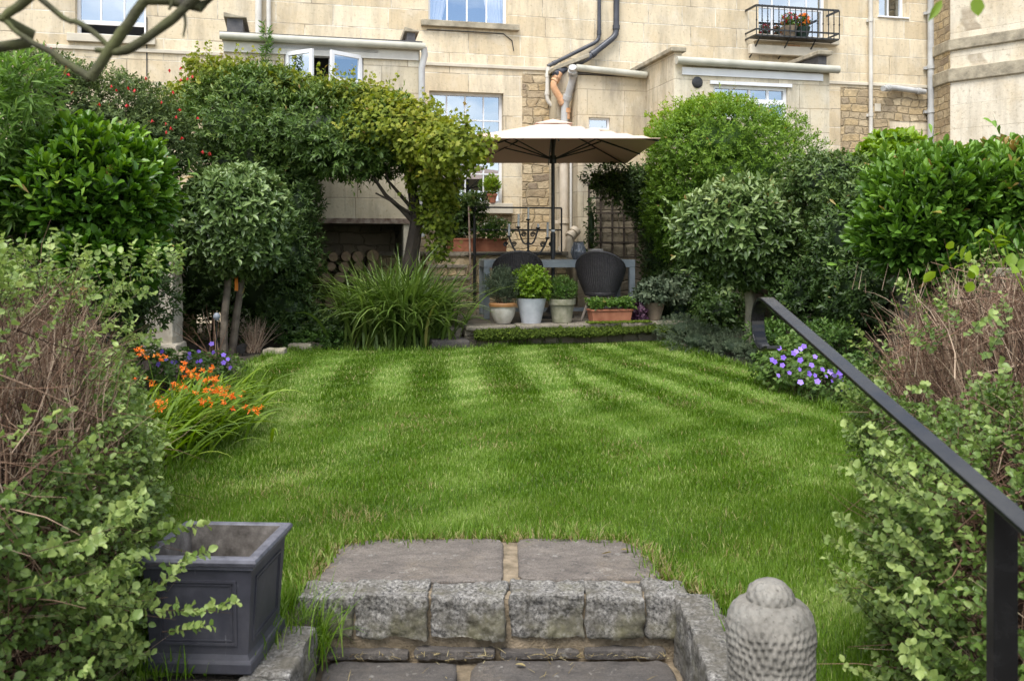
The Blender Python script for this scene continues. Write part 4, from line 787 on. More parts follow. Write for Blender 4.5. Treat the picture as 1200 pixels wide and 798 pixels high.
# garden walls
def gwall(name, label, pts, z, mat, th=.22):
    P = [Vector(p) for p in pts]; o = thing(name, label, 'wall', (P[0].x, P[0].y, 0)); poly = [(p.x, p.y) for p in P]+[(p.x+th*(1 if p.x > 0 else -1), p.y) for p in reversed(P)]
    MB().prism(poly, -.02, z).build('masonry', M[mat], o, world=True); c = [(p.x-.03*(1 if p.x > 0 else -1), p.y) for p in P]+[(p.x+(th+.03)*(1 if p.x > 0 else -1), p.y) for p in reversed(P)]
    MB().prism(c, z+.001, z+.06).build('coping', M['ledge'], o, world=True, bevel=.01); return o
gwall('garden_wall', 'dark mossy boundary wall behind the shrubs on the left', [(-3.55, 1.5), (-4.3, 12.2)], 1.7, 'rubble_dark')
gwall('garden_wall', 'dark mossy boundary wall behind the shrubs on the right', [(3.35, 1.5), (3.6, 14.2)], .95, 'rubble_dark')
pp = W(192, 400, 9.6)
pl = thing('stone_pier', 'pale rendered stone pier between the glossy round laurel and the ball headed tree', 'stone pier', (pp.x, 9.6, 0))
bmx = rock([(-.15, -.15), (.15, -.15), (.15, .15), (-.15, .15)], 0, 1.7, 5, amp=.012, sub=.06); me = bpy.data.meshes.new('shaft'); bmx.to_mesh(me); bmx.free(); me.materials.append(M['ledge_pale']); link('shaft', me, pl)
bmx = rock([(-.19, -.19), (.21, -.19), (.19, .19), (-.19, .19)], -.01, .14, 6, amp=.015, sub=.05); me = bpy.data.meshes.new('foot'); bmx.to_mesh(me); bmx.free(); me.materials.append(M['ledge_pale']); link('foot', me, pl)
# ------------------------------------------------------------------ table, chairs, umbrella
def hat(px, t, z=0): 
    p = hworld(hs(px, t), t); p.z = z; return p
TB = thing('patio_table', 'long grey painted timber table with square block legs on the patio', 'table', (-.36, 11.42, ZP), R(6))
TW, TD, TH = 1.97, .92, .755; lg = .078
MB().box((0, 0, TH-.10), (TW, TD, TH)).build('table_top', M['table'], TB, bevel=.006)
for x, y in ((0, 0), (TW-lg, 0), (0, TD-lg), (TW-lg, TD-lg)): MB().box((x+.001, y+.001, 0), (x+lg-.001, y+lg-.001, TH-.102)).build('leg', M['table'], TB, bevel=.005)
MB().box((lg, TD/2-.03, .06), (TW-lg, TD/2+.03, .11)).build('stretcher', M['table'], TB)
ZT = ZP+TH
def wicker_chair(loc, rz, label):
    ch = thing('wicker_chair', label, 'chair', loc, rz, 'dark wicker tub chairs at the table')
    nA, nV = 40, 16; A0 = R(118)
    def surf(a, v, off):
        hb = .355+(.50*max(0, math.cos(a*.62))**1.1 if abs(a) < R(118) else 0)*1.0
        z = .30+(hb+.0-.30+.0)*v if True else 0
        top = .56+.30*(max(0, math.cos(min(abs(a), R(105))*.857))**.8)
        z = .33+(top-.33)*v; zz = (z-.33)/.53
        r = .205+.115*math.sin(min(1, zz*1.35)*math.pi/2)-.055*max(0, zz-.62)**1.2*2
        r -= off; return (r*math.sin(a), -r*math.cos(a)*.95, z)
    vs, fs, uvs = [], [], []
    for off in (0, .022):
        for i in range(nA+1):
            for j in range(nV+1):
                a = -A0+2*A0*i/nA; v = j/nV; vs.append(surf(a, v, off)); uvs.append((i/nA, v*.55))
    m = (nA+1)*(nV+1)
    for i in range(nA):
        for j in range(nV):
            q = i*(nV+1)+j; fs.append((q, q+nV+1, q+nV+2, q+1)); fs.append((m+q, m+q+1, m+q+nV+2, m+q+nV+1))
        q = i*(nV+1)+nV; fs.append((q, q+nV+1, m+q+nV+1, m+q))
    for e in (0, nA):
        for j in range(nV): q = e*(nV+1)+j; fs.append((q, q+1, m+q+1, m+q))
    mb = MB(); mb.add(vs, fs); o = mb.build('shell', M['wicker'], ch, smooth=True)
    uvl = o.data.uv_layers.new(name='UVMap')
    for l in o.data.loops: uvl.data[l.index].uv = uvs[l.vertex_index]
    MB().tube([surf(-A0+2*A0*i/30, 1, .011) for i in range(31)], .019, 8).build('rim', M['wicker'], ch, smooth=True)
    MB().lathe([(0, .30), (.20, .31), (.212, .34), (.20, .38), (0, .385)], 24).build('seat', M['wicker'], ch, smooth=True)
    MB().lathe([(0, .388), (.185, .39), (.20, .42), (.18, .45), (0, .455)], 24).build('cushion', M['lead'], ch, smooth=True)
    for sx in (-1, 1):
        for sy in (-1, 1): MB().tube([(sx*.10, sy*.10, .335), (sx*.215, sy*.215, 0)], [.024, .017], 8).build('leg', M['teak'], ch, smooth=True)
    MB().box((-.11, -.11, .275), (.11, .11, .305)).build('leg_frame', M['teak'], ch)
    return ch
c1 = wicker_chair((.07, 11.28, ZP), R(4), 'dark wicker tub chair behind the ochre rimmed pot, left one at the table')
c2 = wicker_chair((1.12, 11.32, ZP), R(-14), 'dark wicker tub chair with splayed timber legs behind the terracotta trough')
# umbrella
UX, UY = .535, 11.7; um = thing('parasol', 'big square parasol with pale beige canopy over the patio table', 'parasol', (UX, UY, ZP), 0)
za, ze, hw_, hd_ = 2.80-ZP, 2.40-ZP, 1.155, 1.5
def canopy(off):
    V, N = [], 14
    for i in range(N+1):
        for j in range(N+1):
            u, v = -1+2*i/N, -1+2*j/N; m_ = max(abs(u), abs(v)); sag = .02*math.sin(math.pi*min(1, m_))*1.0
            dia = 1-abs(abs(u)-abs(v))/max(m_, 1e-6); z = ze+(za-ze)*(1-m_)**1.0 - sag*(.4+.6*(1-dia)) + .0*(m_**3)*(1-dia)
            V.append((u*hw_, v*hd_, z-off))
    return V, N
V1, N = canopy(0); V2, _ = canopy(.006); m = len(V1); fs = []
for i in range(N):
    for j in range(N): q = i*(N+1)+j; fs += [(q, q+1, q+N+2, q+N+1), (m+q, m+q+N+1, m+q+N+2, m+q+1)]
    for q1, q2 in ((i, i+1), (N*(N+1)+i, N*(N+1)+i+1), (i*(N+1), (i+1)*(N+1)), (i*(N+1)+N, (i+1)*(N+1)+N)): fs.append((q1, q2, m+q2, m+q1))
cnp = MB().add(V1+V2, fs).build('canopy', M['canvas'], um, smooth=True)
cap = [(.24*a, .24*b, za-.055) for a, b in ((-1, -1), (1, -1), (1, 1), (-1, 1))]
MB().add(cap+[(0, 0, za+.03)], [(0, 1, 4), (1, 2, 4), (2, 3, 4), (3, 0, 4)]).build('vent', M['canvas'], cnp)
MB().tube([(0, 0, .07), (0, 0, za-.01)], .024, 12).build('pole', M['iron'], um, smooth=True)
MB().tube([(0, 0, .80), (0, 0, 1.10)], .034, 12).build('pole_sleeve', M['iron'], um, smooth=True)
MB().tube([(0, 0, 1.12), (0, 0, 1.145)], .026, 12).build('pole_clip', M['white'], um, smooth=True)
MB().lathe([(0, 0), (.27, 0), (.27, .04), (.10, .07), (.05, .16), (0, .16)], 24).build('base', M['iron'], um, smooth=True)
hz_ = za-.50
for k in range(8):
    a = k*math.pi/4; ex = .985/max(abs(math.cos(a)), abs(math.sin(a))); e = (ex*hw_*math.cos(a), ex*hd_*math.sin(a)); zf = ze-.02
    MB().tube([(0, 0, za-.03), (e[0], e[1], zf-.01)], .010, 6).build('rib', M['iron'], um)
    MB().tube([(0, 0, hz_), (e[0]*.55, e[1]*.55, za-.03+(zf-za+.02)*.55-.012)], .009, 6).build('strut', M['iron'], um)
MB().tube([(0, 0, hz_-.05), (0, 0, hz_+.05)], .045, 10).build('hub', M['iron'], um, smooth=True)
# things on the table
cx, cy = (619-600)/F*11.85, 11.85
cd = thing('candelabra', 'scrolled black iron candelabra with white candles on the table', 'candelabra', (cx, cy, ZT), 0)
fr = MB().tube([(0, 0, .02), (0, 0, .50)], .014, 8).lathe([(0, 0), (.10, 0), (.10, .012), (.03, .025), (0, .03)], 16).lathe([(0, .20), (.022, .225), (0, .25)], 10)
arms = [(0, .52, 0), (-.255, .30, 1), (.255, .28, 1), (-.13, .42, 2), (.13, .41, 2)]
for x, z, kd in arms:
    if kd == 1:
        sg = 1 if x > 0 else -1; fr.tube([(sg*(.0+abs(x)*f), 0, .12+(.0)*f - .07*math.sin(f*math.pi)*1+ (z-.12)*f**3) for f in [i/12 for i in range(13)]], .012, 6)
        for cx_, cz_, r0 in ((sg*.19, .20, .035), (sg*.30, .20, .030)): fr.tube([(cx_+r0*(1-i/22)*math.cos(sg*i*.55), 0, cz_+r0*(1-i/22)*math.sin(i*.55)) for i in range(20)], .009, 5)
    if kd == 2:
        sg = 1 if x > 0 else -1; fr.tube([(x*f, 0, .22-.03*math.sin(f*math.pi)+(z-.22)*f**2.5) for f in [i/10 for i in range(11)]], .011, 6)
        fr.tube([(sg*.06+.035*(1-i/22)*math.cos(sg*i*.55), 0, .33+.035*(1-i/22)*math.sin(i*.55)) for i in range(20)], .009, 5)
fr.build('frame', M['iron'], cd, smooth=True)
for x, z, kd in arms:
    MB().lathe([(0, z-.02), (.03, z), (.032, z+.015), (.0, z+.012)], 12, (x, 0, 0)).build('candle_cup', M['iron'], cd, smooth=True)
    hgt = (.15, .16, .20, .17, .05)[arms.index((x, z, kd))]; MB().tube([(x, 0, z+.012), (x+.003, 0, z+.012+hgt)], .014, 10).build('candle', M['wax'], cd, smooth=True)
lx = (678-600)/F*11.75; ln_ = thing('glass_lantern', 'smoky grey ribbed glass lantern on the table beside the right chair', 'lantern', (lx, 11.75, ZT))
pr = [(0, 0), (.065, 0), (.078, .03), (.098, .09), (.085, .15), (.066, .19), (.062, .225), (.068, .235), (.058, .235), (.052, .20), (.0, .195)]
MB().lathe(pr, 28).build('glass_body', M['smoked'], ln_, smooth=True)
for k in range(14):
    a = k*2*math.pi/14; MB().tube([((r_+.003)*math.cos(a), (r_+.003)*math.sin(a), z_) for r_, z_ in pr[1:7]], .004, 5).build('rib', M['smoked'], ln_)
bx_ = thing('pottery_bowl', 'small off white pottery pot on the table next to the grey lantern', 'pot', ((698-600)/F*11.95, 11.95, ZT)); MB().lathe([(0, 0), (.09, 0), (.105, .14), (.09, .14), (.08, .03), (0, .03)], 24).build('bowl', M['pottery'], bx_, smooth=True)
# ------------------------------------------------------------------ pots on the patio edge
def pot(px, t, prof, mat, label, name='plant_pot', rimprof=None, rimmat=None, soilz=None, soilr=None, z=None):
    p = hat(px, t, ZP+.004 if z is None else z); o = thing(name, label, 'plant pot', tuple(p)); MB().lathe(prof, 36).build('body', M[mat], o, smooth=True)
    if rimprof: MB().lathe(rimprof, 36).build('rim', M[rimmat or mat], o, smooth=True)
    sz = soilz if soilz else prof[-1][1]; MB().lathe([(0, sz), (soilr or .1, sz)], 20).build('soil', M['soil'], o)
    return o, p
tp = TF-.22
def potplant(name, label, p, z0, r, h, n, k, ll, lw, mat, seed, spread=.8, cat='plant', upb=.5, tpl=LEAF5, Ls=.03, stems=True):
    rng = np.random.default_rng(seed); o = thing(name, label, cat, (p.x, p.y, z0))
    e = [((p.x, p.y, z0+h*.52), (r, r, h*.5))]; P, D = crown_pts(e, n, rng, seed, .14, (.45, 1.0), 2.2, upb, .5)
    V, T, A = join(shoots(P, D, k, Ls, ll, lw, spread, rng, tpl, rng.normal(.45, .17, len(P)), .25), core_mesh(e, seed, .45)); npmesh('foliage', V, T, A, LM[mat], o, world=True)
    if stems:
        m = 16; Pm = np.column_stack([rng.normal(p.x, r*.25, m), rng.normal(p.y, r*.25, m), np.full(m, z0)]); Dm = nrm(np.column_stack([rng.normal(0, .4, m), rng.normal(0, .4, m), np.ones(m)]))
        V, T, A = twigs(Pm, Dm, np.full(m, h*.7), np.full(m, .004), rng, .2, .5); npmesh('stems', V, T, A, LM['stem'], o, world=True)
    return o
# 1 glazed pot
o, p = pot(589.5, tp, [(0, 0), (.085, 0), (.10, .02), (.135, .09), (.15, .16), (.148, .205), (.135, .205), (.125, .15), (0, .15)], 'glazed', 'cream glazed pot with an ochre rim, left of the row of pots', rimprof=[(.146, .203), (.168, .207), (.172, .235), (.160, .25), (.138, .25), (.134, .21)], rimmat='glazerim', soilz=.20, soilr=.134)
potplant('rosemary_plant', 'spiky grey green rosemary in the ochre rimmed pot', p, p.z+.20, .18, .42, 420, 11, .05, .006, 'grey', 101, .7, upb=1.3, Ls=.09)
o, p = pot(622.5, tp+.02, [(0, 0), (.115, 0), (.118, .01), (.180, .285), (.185, .30), (.172, .30), (.158, .2), (0, .2)], 'zinc', 'tapered whitewashed pot with a bushy light green herb', soilz=.27, soilr=.165)
potplant('basil_plant', 'bushy light green herb in the whitewashed pot', p, p.z+.26, .215, .40, 620, 5, .042, .030, 'basil', 102, .95)
o, p = pot(658.5, tp, [(0, 0), (.118, 0), (.12, .015), (.150, .215), (.140, .215), (.13, .2), (0, .2)], 'mosspot', 'lichen covered stone pot with a band rim', rimprof=[(.149, .213), (.166, .217), (.170, .285), (.150, .285), (.142, .22)], rimmat='mosspot', soilz=.25, soilr=.145)
potplant('herb_plant', 'round soft green herb with fine leaves in the lichened pot', p, p.z+.24, .165, .30, 520, 8, .032, .006, 'box', 103, .8, upb=.8, Ls=.05)
p = hat(714.5, tp+.02, ZP+.004); tr_ = thing('terracotta_trough', 'long terracotta trough on the patio edge under the right chair', 'planter', tuple(p), PH)
mb = MB().hexa([(-.24, -.09, 0), (.24, -.09, 0), (.24, .09, 0), (-.24, .09, 0)], [(-.26, -.105, .13), (.26, -.105, .13), (.26, .105, .13), (-.26, .105, .13)]).box((-.27, -.115, .131), (.27, .115, .155)); mb.build('body', M['terra'], tr_, bevel=.006)
rng = np.random.default_rng(104); o = thing('low_leafy_plant', 'low mat of round leaved greenery filling the patio edge trough', 'plant', (p.x, p.y, p.z+.15))
P = np.column_stack([rng.uniform(-.28, .28, 700), rng.uniform(-.12, .12, 700), .03+.09*rng.random(700)]); P[:, 2] += .03*lump(P*9, 4); Pw = np.column_stack([p.x+P[:, 0]*CP-P[:, 1]*SP, p.y+P[:, 0]*SP+P[:, 1]*CP, p.z+.14+P[:, 2]])
D = nrm(np.column_stack([P[:, 0]*1.5, P[:, 1]*4-.3, np.full(700, .8)])+rng.normal(0, .3, (700, 3))); V, T, A = shoots(Pw, D, 5, .03, .030, .020, 1.0, rng, LEAF5, rng.normal(.55, .16, 700)); npmesh('foliage', V, T, A, LM['box'], o, world=True)
o, p = pot(766, tp-.1, [(0, 0), (.085, 0), (.135, .19), (.145, .22), (.13, .22), (.12, .18), (0, .18)], 'claypot', 'dull brown clay pot at the right end of the patio edge', soilz=.2, soilr=.125)
potplant('leafy_plant', 'silvery green leafy plant in the brown clay pot', p, p.z+.19, .24, .30, 240, 5, .075, .038, 'grey', 105, 1.1, upb=.2)
o, p = pot(795, tp-.25, [(0, 0), (.08, 0), (.12, .17), (.13, .20), (.118, .20), (.11, .16), (0, .16)], 'greenpot', 'dark pot tucked beside the brown clay pot under the right shrubs', soilz=.18, soilr=.112)
potplant('leafy_plant', 'grey leaved bushy plant in the dark pot at the foot of the right climber', p, p.z+.17, .26, .42, 260, 5, .08, .04, 'grey', 106, 1.1, upb=.2)
p = hat(746, tp-.02, ZP+.004); potplant('purple_leaved_plant', 'small dark purple leaved plant between trough and clay pot', p, p.z-.01, .11, .20, 90, 5, .06, .045, 'purple_leaf', 107, 1.1, stems=False)
# troughs on the landing and pots on the sill
for px, wd, lb, seed in ((544, .26, 'terracotta trough with tall climbing plant on the landing, left one', 1), (575, .24, 'terracotta trough with small white flowers on the landing, right one', 2)):
    p = hat(px, .98, ZL); o = thing('terracotta_trough', lb, 'planter', tuple(p), PH)
    MB().hexa([(-wd+.02, -.09, 0), (wd-.02, -.09, 0), (wd-.02, .09, 0), (-wd+.02, .09, 0)], [(-wd, -.10, .17), (wd, -.10, .17), (wd, .10, .17), (-wd, .10, .17)]).box((-wd-.01, -.11, .171), (wd+.01, .11, .20)).build('body', M['terra'], o, bevel=.006)
p = hat(577, .98, ZL+.18); potplant('flowering_plant', 'low bushy plant with small white flowers in the landing trough', p, p.z, .30, .34, 330, 5, .045, .028, 'box', 110, 1.0)
rng = np.random.default_rng(111); Pf, Df = crown_pts([((p.x, p.y, p.z+.20), (.30, .28, .17))], 70, rng, 3, .1, (.95, 1.05)); V, T, A = shoots(Pf, Df, 5, .005, .018, .014, 1.4, rng, LEAF5, rng.normal(.5, .2, 70)); fo = npmesh('blossoms', V, T, A, LM['whiteflower'], bpy.data.objects['flowering_plant']); fo.location = -Vector(p); fo['kind'] = 'stuff'
p = hat(575, -.02, w3[2]+.0); p = hat(577, .07, w3[2]+.002); o = thing('plant_pot', 'small terracotta pot on the stone window sill', 'plant pot', tuple(p)); MB().lathe([(0, 0), (.05, 0), (.07, .11), (.085, .115), (.085, .15), (.07, .15), (0, .13)], 20).build('body', M['terra'], o, smooth=True)
potplant('sill_plant', 'yellow green tufted plant in the pot on the window sill', p, p.z+.13, .12, .30, 170, 5, .05, .022, 'lime', 112, .7, upb=1.0)
# tall leafy climbing plant in front of the window
def WE(px, py, Y, rx, ry, rd):   # ellipsoid at a place given by its direction from the camera and its real distance
    c = W(px, py, Y); k = Y/F; return ((c.x, c.y, c.z), (rx*k, rd, ry*k))
shrub('sweet_pea', 'leafy climbing plant growing from the landing trough in front of the tall window', 'climber', tuple(hat(540, .95, ZL+.15)), [WE(535, 255, 13.6, 26, 36, .3), WE(555, 240, 13.5, 18, 18, .25), WE(525, 230, 13.5, 14, 14, .2)], 1100, 5, .07, .038, LM['ivy'], 120, core=0, shell=(.3, 1), rough=.25, topbright=.2, sprigs=14, tipbright=.4,
      trunks=[([tuple(hat(540+i*5, .96, ZL+.1)), tuple(hat(536+i*7, .96, ZL+.55)), tuple(hat(535+i*9, .96, ZL+.95))], .008, .004) for i in range(3)], trunk_name='stem')
# flowers on the balcony
for px, mt, lb, lm_ in ((925, 'claypot', 'small pot of red flowers on the iron balcony', 'red'), (940, 'greenpot', 'dark green pot of orange flowers on the iron balcony', 'orangeflower')):
    p = hat(px, .26, zb0+.0); p.z = zb0; o = thing('balcony_pot', lb, 'flower pot', tuple(p)); MB().lathe([(0, 0), (.09, 0), (.13, .16), (.14, .20), (.12, .20), (0, .17)], 20).build('body', M[mt], o, smooth=True)
    q = potplant('potted_flower', lb.replace('small pot of ', 'bush of ').replace('dark green pot of ', 'bush of ')+' in its pot', p, p.z+.18, .11, .22, 70, 5, .05, .028, 'box', 130+px, 1.0)
    rng = np.random.default_rng(px); Pf, Df = crown_pts([((p.x, p.y, p.z+.33), (.12, .12, .10))], 30, rng, 3, .1, (.95, 1.05)); V, T, A = shoots(Pf, Df, 5, .005, .050, .036, 1.4, rng, LEAF5, rng.normal(.5, .2, len(Pf))); fo = npmesh('blossoms', V, T, A, LM[lm_], q, world=True); fo['kind'] = 'stuff'
# trellis on the lean-to wall
tt = TN+.05; tl = thing('wooden_trellis', 'dark square timber trellis on the wall right of the table', 'trellis', tuple(hworld(hs(690, tt), tt, 1.1)), PH); s0 = hs(690, tt); z0, z1 = 1.0, 2.15; Wt = hs(758, tt)-s0
for i in range(6): MB().box((i*Wt/5-.014, -.012, z0-1.1), (i*Wt/5+.014, .0, z1-1.1)).build('slat', M['wooddark'], tl)
for i in range(6): MB().box((-.02, -.026, (z1-z0)*i/5+z0-1.1-.014), (Wt+.02, -.013, (z1-z0)*i/5+z0-1.1+.014)).build('slat', M['wooddark'], tl)
# logs in the store
lr = random.Random(4); s0, s1 = open_[0]+.15, open_[1]-.2; nlog = 0; tz = .30
shelf = thing('log_shelf', 'dark timber shelf across the log store recess', 'shelf', tuple(hworld(s0-.13, TL-.3, .60)), PH); MB().box((0, 0, 0), (s1-s0+.3, .6, .04)).build('board', M['wooddark'], shelf)
base = None
for row in range(5):
    for i in range(7):
        s_ = s0+.09+i*.185+(row % 2)*.09; z_ = (.30, .645, .645, .30, .645)[row]*1+.085+(0, 0, .152, .15, .304)[row]
        if s_ > s1-.05 or (row in (0, 3) and z_ > .5): continue
        r_ = .082
        if base is None:
            base = thing('firewood_log', '', 'log', (0, 0, 0), PH); me_ = MB().tube([(0, 0, 0), (0, .5, 0)], r_, 12, False).build('bark', M['log'], base); ce = MB().tube([(0, -.003, 0), (0, 0, 0)], [r_*.93, r_], 12).build('cut_end', M['logend'], base); o = base
        else:
            o = base.copy(); col.objects.link(o)
            for c_ in base.children: q = c_.copy(); col.objects.link(q); q.parent = o
        o.location = tuple(hworld(s_+lr.uniform(-.02, .02), TL-.34-lr.random()*.16, z_+lr.uniform(-.012, .012))); o['label'] = 'cut firewood log stacked in the dark log store under the climber'; o['group'] = 'firewood logs in the store'; k_ = lr.uniform(.72, 1.08); o.scale = (k_, 1, k_)
# ------------------------------------------------------------------ planter, stone ornament, handrail
pt = thing('square_planter', 'empty square lead grey planter with panelled sides beside the step', 'planter', (-.845, 2.575, 0), R(-3))
hw, hb, hh = .158, .143, .318; mb = MB()
# outer side walls with a raised frame and a moulded base
def ring(mb, r0, z0_, r1, z1_):
    for k in range(4):
        a, b = k*math.pi/2+math.pi/4, (k+1)*math.pi/2+math.pi/4; q = math.sqrt(2)
        mb.add([(r0*q*math.cos(a), r0*q*math.sin(a), z0_), (r0*q*math.cos(b), r0*q*math.sin(b), z0_), (r1*q*math.cos(b), r1*q*math.sin(b), z1_), (r1*q*math.cos(a), r1*q*math.sin(a), z1_)], [(0, 1, 2, 3)])
for (r0, z0_), (r1, z1_) in zip([(.146, 0), (.149, .004), (.149, .028), (.146, .034), (.141, .036), (.138, .044), (.136, .05)], [(.149, .004), (.149, .028), (.146, .034), (.141, .036), (.138, .044), (.136, .05), (.150, hh-.03)]): ring(mb, r0, z0_, r1, z1_)
mb.add([(-.146, -.146, 0), (.146, -.146, 0), (.146, .146, 0), (-.146, .146, 0)], [(0, 1, 2, 3)])
mb.build('body', M['lead'], pt)
for k in range(4):   # panel moulding on each side
    a = k*math.pi/2; ca, sa = math.cos(a), math.sin(a); m_ = MB()
    def on(u, z, e): 
        r = .136+(z-.05)/(hh-.08)*.014+e; return (u*ca+r*sa, u*sa-r*ca, z)
    def strip(u0, z0_, u1, z1_, e=.004):
        m_.hexa([on(u0, z0_, -.001), on(u1, z0_, -.001), on(u1, z0_, e), on(u0, z0_, e)], [on(u0, z1_, -.001), on(u1, z1_, -.001), on(u1, z1_, e), on(u0, z1_, e)])
    strip(-.108, .075, -.101, .255); strip(.101, .075, .108, .255); strip(-.1005, .248, .1005, .255); strip(-.1005, .075, .1005, .082)
    strip(-.095, .087, -.092, .243, .0025); strip(.092, .087, .095, .243, .0025); strip(-.0915, .240, .0915, .243, .0025); strip(-.0915, .087, .0915, .090, .0025)
    m_.build('panel_moulding', M['lead'], pt)
mb = MB(); prof = [(.150, hh-.035), (.156, hh-.032), (.157, hh-.024), (.164, hh-.020), (.168, hh-.010), (.165, hh-.002), (.158, hh+.001), (.142, hh+.0005), (.138, hh-.003)]
for (r0, z0_), (r1, z1_) in zip(prof, prof[1:]): ring(mb, r0, z0_, r1, z1_)
mb.build('rim', M['leadrim'], pt, smooth=True)
mb = MB(); ring(mb, .138, hh-.003, .126, .20); mb.build('inner_wall', M['leadin'], pt)
bmx = rock([(-.13, -.13), (.13, -.13), (.13, .13), (-.13, .13)], .12, .215, 9, amp=.006, sub=.02, bev=.003); me = bpy.data.meshes.new('soil'); bmx.to_mesh(me); bmx.free(); me.materials.append(M['leadin']); link('soil', me, pt)
# ornament
ox, oy = (903-600)/F*2.12, 2.12; orn = thing('stone_ornament', 'weathered grey stone ornament like a ringed beehive with a domed knob', 'stone ornament', (ox, oy, .02))
nA, prof = 240, []
zt = 1.155-(678-290)/F*2.12-.02
for i in range(150):
    f = i/149; z = f*zt
    if f < .66: r = .086+.016*math.sin(math.pi*min(1, f/.6)*.5)
    elif f < .86: r = .102-.046*(1-math.sqrt(max(0, 1-((f-.66)/.20)**2)))
    else:
        q = (f-.86)/.14; r = .056*math.sqrt(max(0, 1-q**2.0))+.0005
    prof.append((r, z))
vs = []
for i, (r, z) in enumerate(prof):
    for k in range(nA):
        a = 2*math.pi*k/nA; f = i/149; e = 0
        if f < .80: 
            ringn = z/.0185; row = math.floor(ringn); wv = mnoise.noise(Vector((math.cos(a)*2.2, math.sin(a)*2.2, z*22)))*.55; ringn += wv; row = math.floor(ringn); e = .0010*math.sin(ringn*2*math.pi)+.0036*math.cos(a*34+row*math.pi+1.1*mnoise.noise(Vector((math.cos(a)*3, math.sin(a)*3, z*14+8))))*(.9+.6*mnoise.noise(Vector((math.cos(a)*2, math.sin(a)*2, z*12+3))))*abs(math.sin(ringn*math.pi)); e *= min(1, (.80-f)*8)
        else: e = .0020*math.cos(a*16+math.floor(z/.014)*math.pi)*abs(math.sin(z/.014*math.pi))
        n_ = mnoise.noise(Vector((math.cos(a)*r*38, math.sin(a)*r*38, z*38)))*.0026+mnoise.noise(Vector((math.cos(a)*r*110, math.sin(a)*r*110, z*110)))*.0011+mnoise.noise(Vector((math.cos(a)*r*9, math.sin(a)*r*9, z*9+5)))*.004
        rr_ = max(.0003, r+e+n_*min(1, r/.03)); vs.append((rr_*math.cos(a), rr_*math.sin(a), z))
fs = [(i*nA+k, i*nA+(k+1) % nA, (i+1)*nA+(k+1) % nA, (i+1)*nA+k) for i in range(149) for k in range(nA)]+[tuple(range(149*nA, 150*nA))]
MB().add(vs, fs).build('ringed_body', M['ornament'], orn, smooth=True)
# handrail
hx = .72; hr = thing('handrail', 'black iron handrail of flat bar with a scrolled end rising over the lawn', 'handrail', (.737, 1.35, -.02))
A_ = Vector((.733, 1.22, .748)); B_ = Vector((.648, 2.36, 1.040)); path = [A_+(B_-A_)*f for f in (-.9, 0, .5, .85)]
dr = (B_-A_).normalized(); up = Vector((0, 0, 1)); fw = Vector((dr.x, dr.y, 0)).normalized(); rc = .062; a_s = math.pi/2+math.asin(dr.z); C0 = path[-1]+dr*.10-(fw*math.cos(a_s)+up*math.sin(a_s))*rc
path.append(path[-1]+dr*.06)
for i in range(0, 28):
    a = a_s-R(i*8.0); path.append(C0+fw*rc*math.cos(a)+up*rc*math.sin(a)*(1.0 if a > 0 else 1.1))
path += [path[-1]-fw*.012+up*.005, path[-1]-fw*.030+up*.007]
MB().sweep(path, .0170, .0042, (1, .04, 0)).build('top_bar', M['rail'], hr, bevel=.0012, world=True)
pz = A_.z+(B_-A_).z/(B_-A_).length*.13/1.0-.004
pzx = .737
MB().box((pzx-.018, 1.335, -.018), (pzx+.018, 1.36, .774)).build('post', M['rail'], hr, world=True, bevel=.002)
MB().box((pzx-.05, 1.30, -.022), (pzx+.05, 1.40, -.012)).build('foot_plate', M['rail'], hr, world=True)
# ------------------------------------------------------------------ shrubs and climbers at the back and sides
def gp(px, Y, z=0): return ((px-600)/F*Y, Y, z)
shrub('laurel_bush', 'big round dark green laurel with large glossy leaves on the left', 'shrub', gp(105, 6.6), [WE(103, 234, 6.6, 103, 98, .62), WE(125, 300, 6.5, 70, 55, .5)], 1500, 8, .110, .052, LM['laurel'], 201, spread=.66, Ls=.10, rough=.09, tpl=LEAFO, trunks=[([gp(105, 6.6, -.02), gp(108, 6.6, .5), gp(100, 6.6, 1.1)], .05, .035)], upb=.75, jit=.4, shell=(.66, 1), tipbright=.45, zmin=.75, sprigs=24)
shrub('lower_shrub', 'dark drooping small leaved shrub below the round laurel', 'shrub', gp(150, 7.4), [WE(155, 345, 7.4, 55, 48, .4), WE(90, 350, 7.4, 70, 70, .4)], 1000, 6, .06, .02, LM['ivy'], 202, spread=1.0, rough=.2, topbright=.1)
shrub('ball_tree', 'ball headed standard with grey green leaves and two stems at the left of the lawn', 'tree', gp(268, 9.7), [WE(275, 258, 9.7, 70, 70, .62), WE(278, 292, 9.7, 62, 36, .52)], 1900, 7, .100, .046, LM['viburnum'], 203, spread=1.15, Ls=.08, rough=.05, shell=(.80, 1.0), tpl=LEAF8,
      trunks=[([gp(262, 9.6, -.02), gp(263, 9.6, .4), gp(268, 9.65, .85), gp(274, 9.7, 1.3)], .042, .034), ([gp(272, 9.75, -.02), gp(277, 9.75, .4), gp(284, 9.75, .85), gp(280, 9.7, 1.3)], .045, .034)], topbright=.2, sprigs=8, core=.7)
shrub('fuchsia', 'tall airy fuchsia hung with red flowers behind the round laurel', 'shrub', gp(110, 9.4), [WE(115, 140, 9.4, 95, 58, .7), WE(60, 110, 9.2, 60, 55, .6), WE(180, 165, 9.4, 48, 45, .6), WE(120, 200, 9.4, 85, 50, .6)], 6500, 7, .050, .023, LM['fuchsia'], 204, spread=1.1, rough=.22, shell=(.55, 1.05), sprigs=110, topbright=.16,
      trunks=[([gp(110, 9.4, -.02), gp(112, 9.4, 1.0), gp(115, 9.4, 2.1)], .05, .03)], tipbright=.4, core=.35)
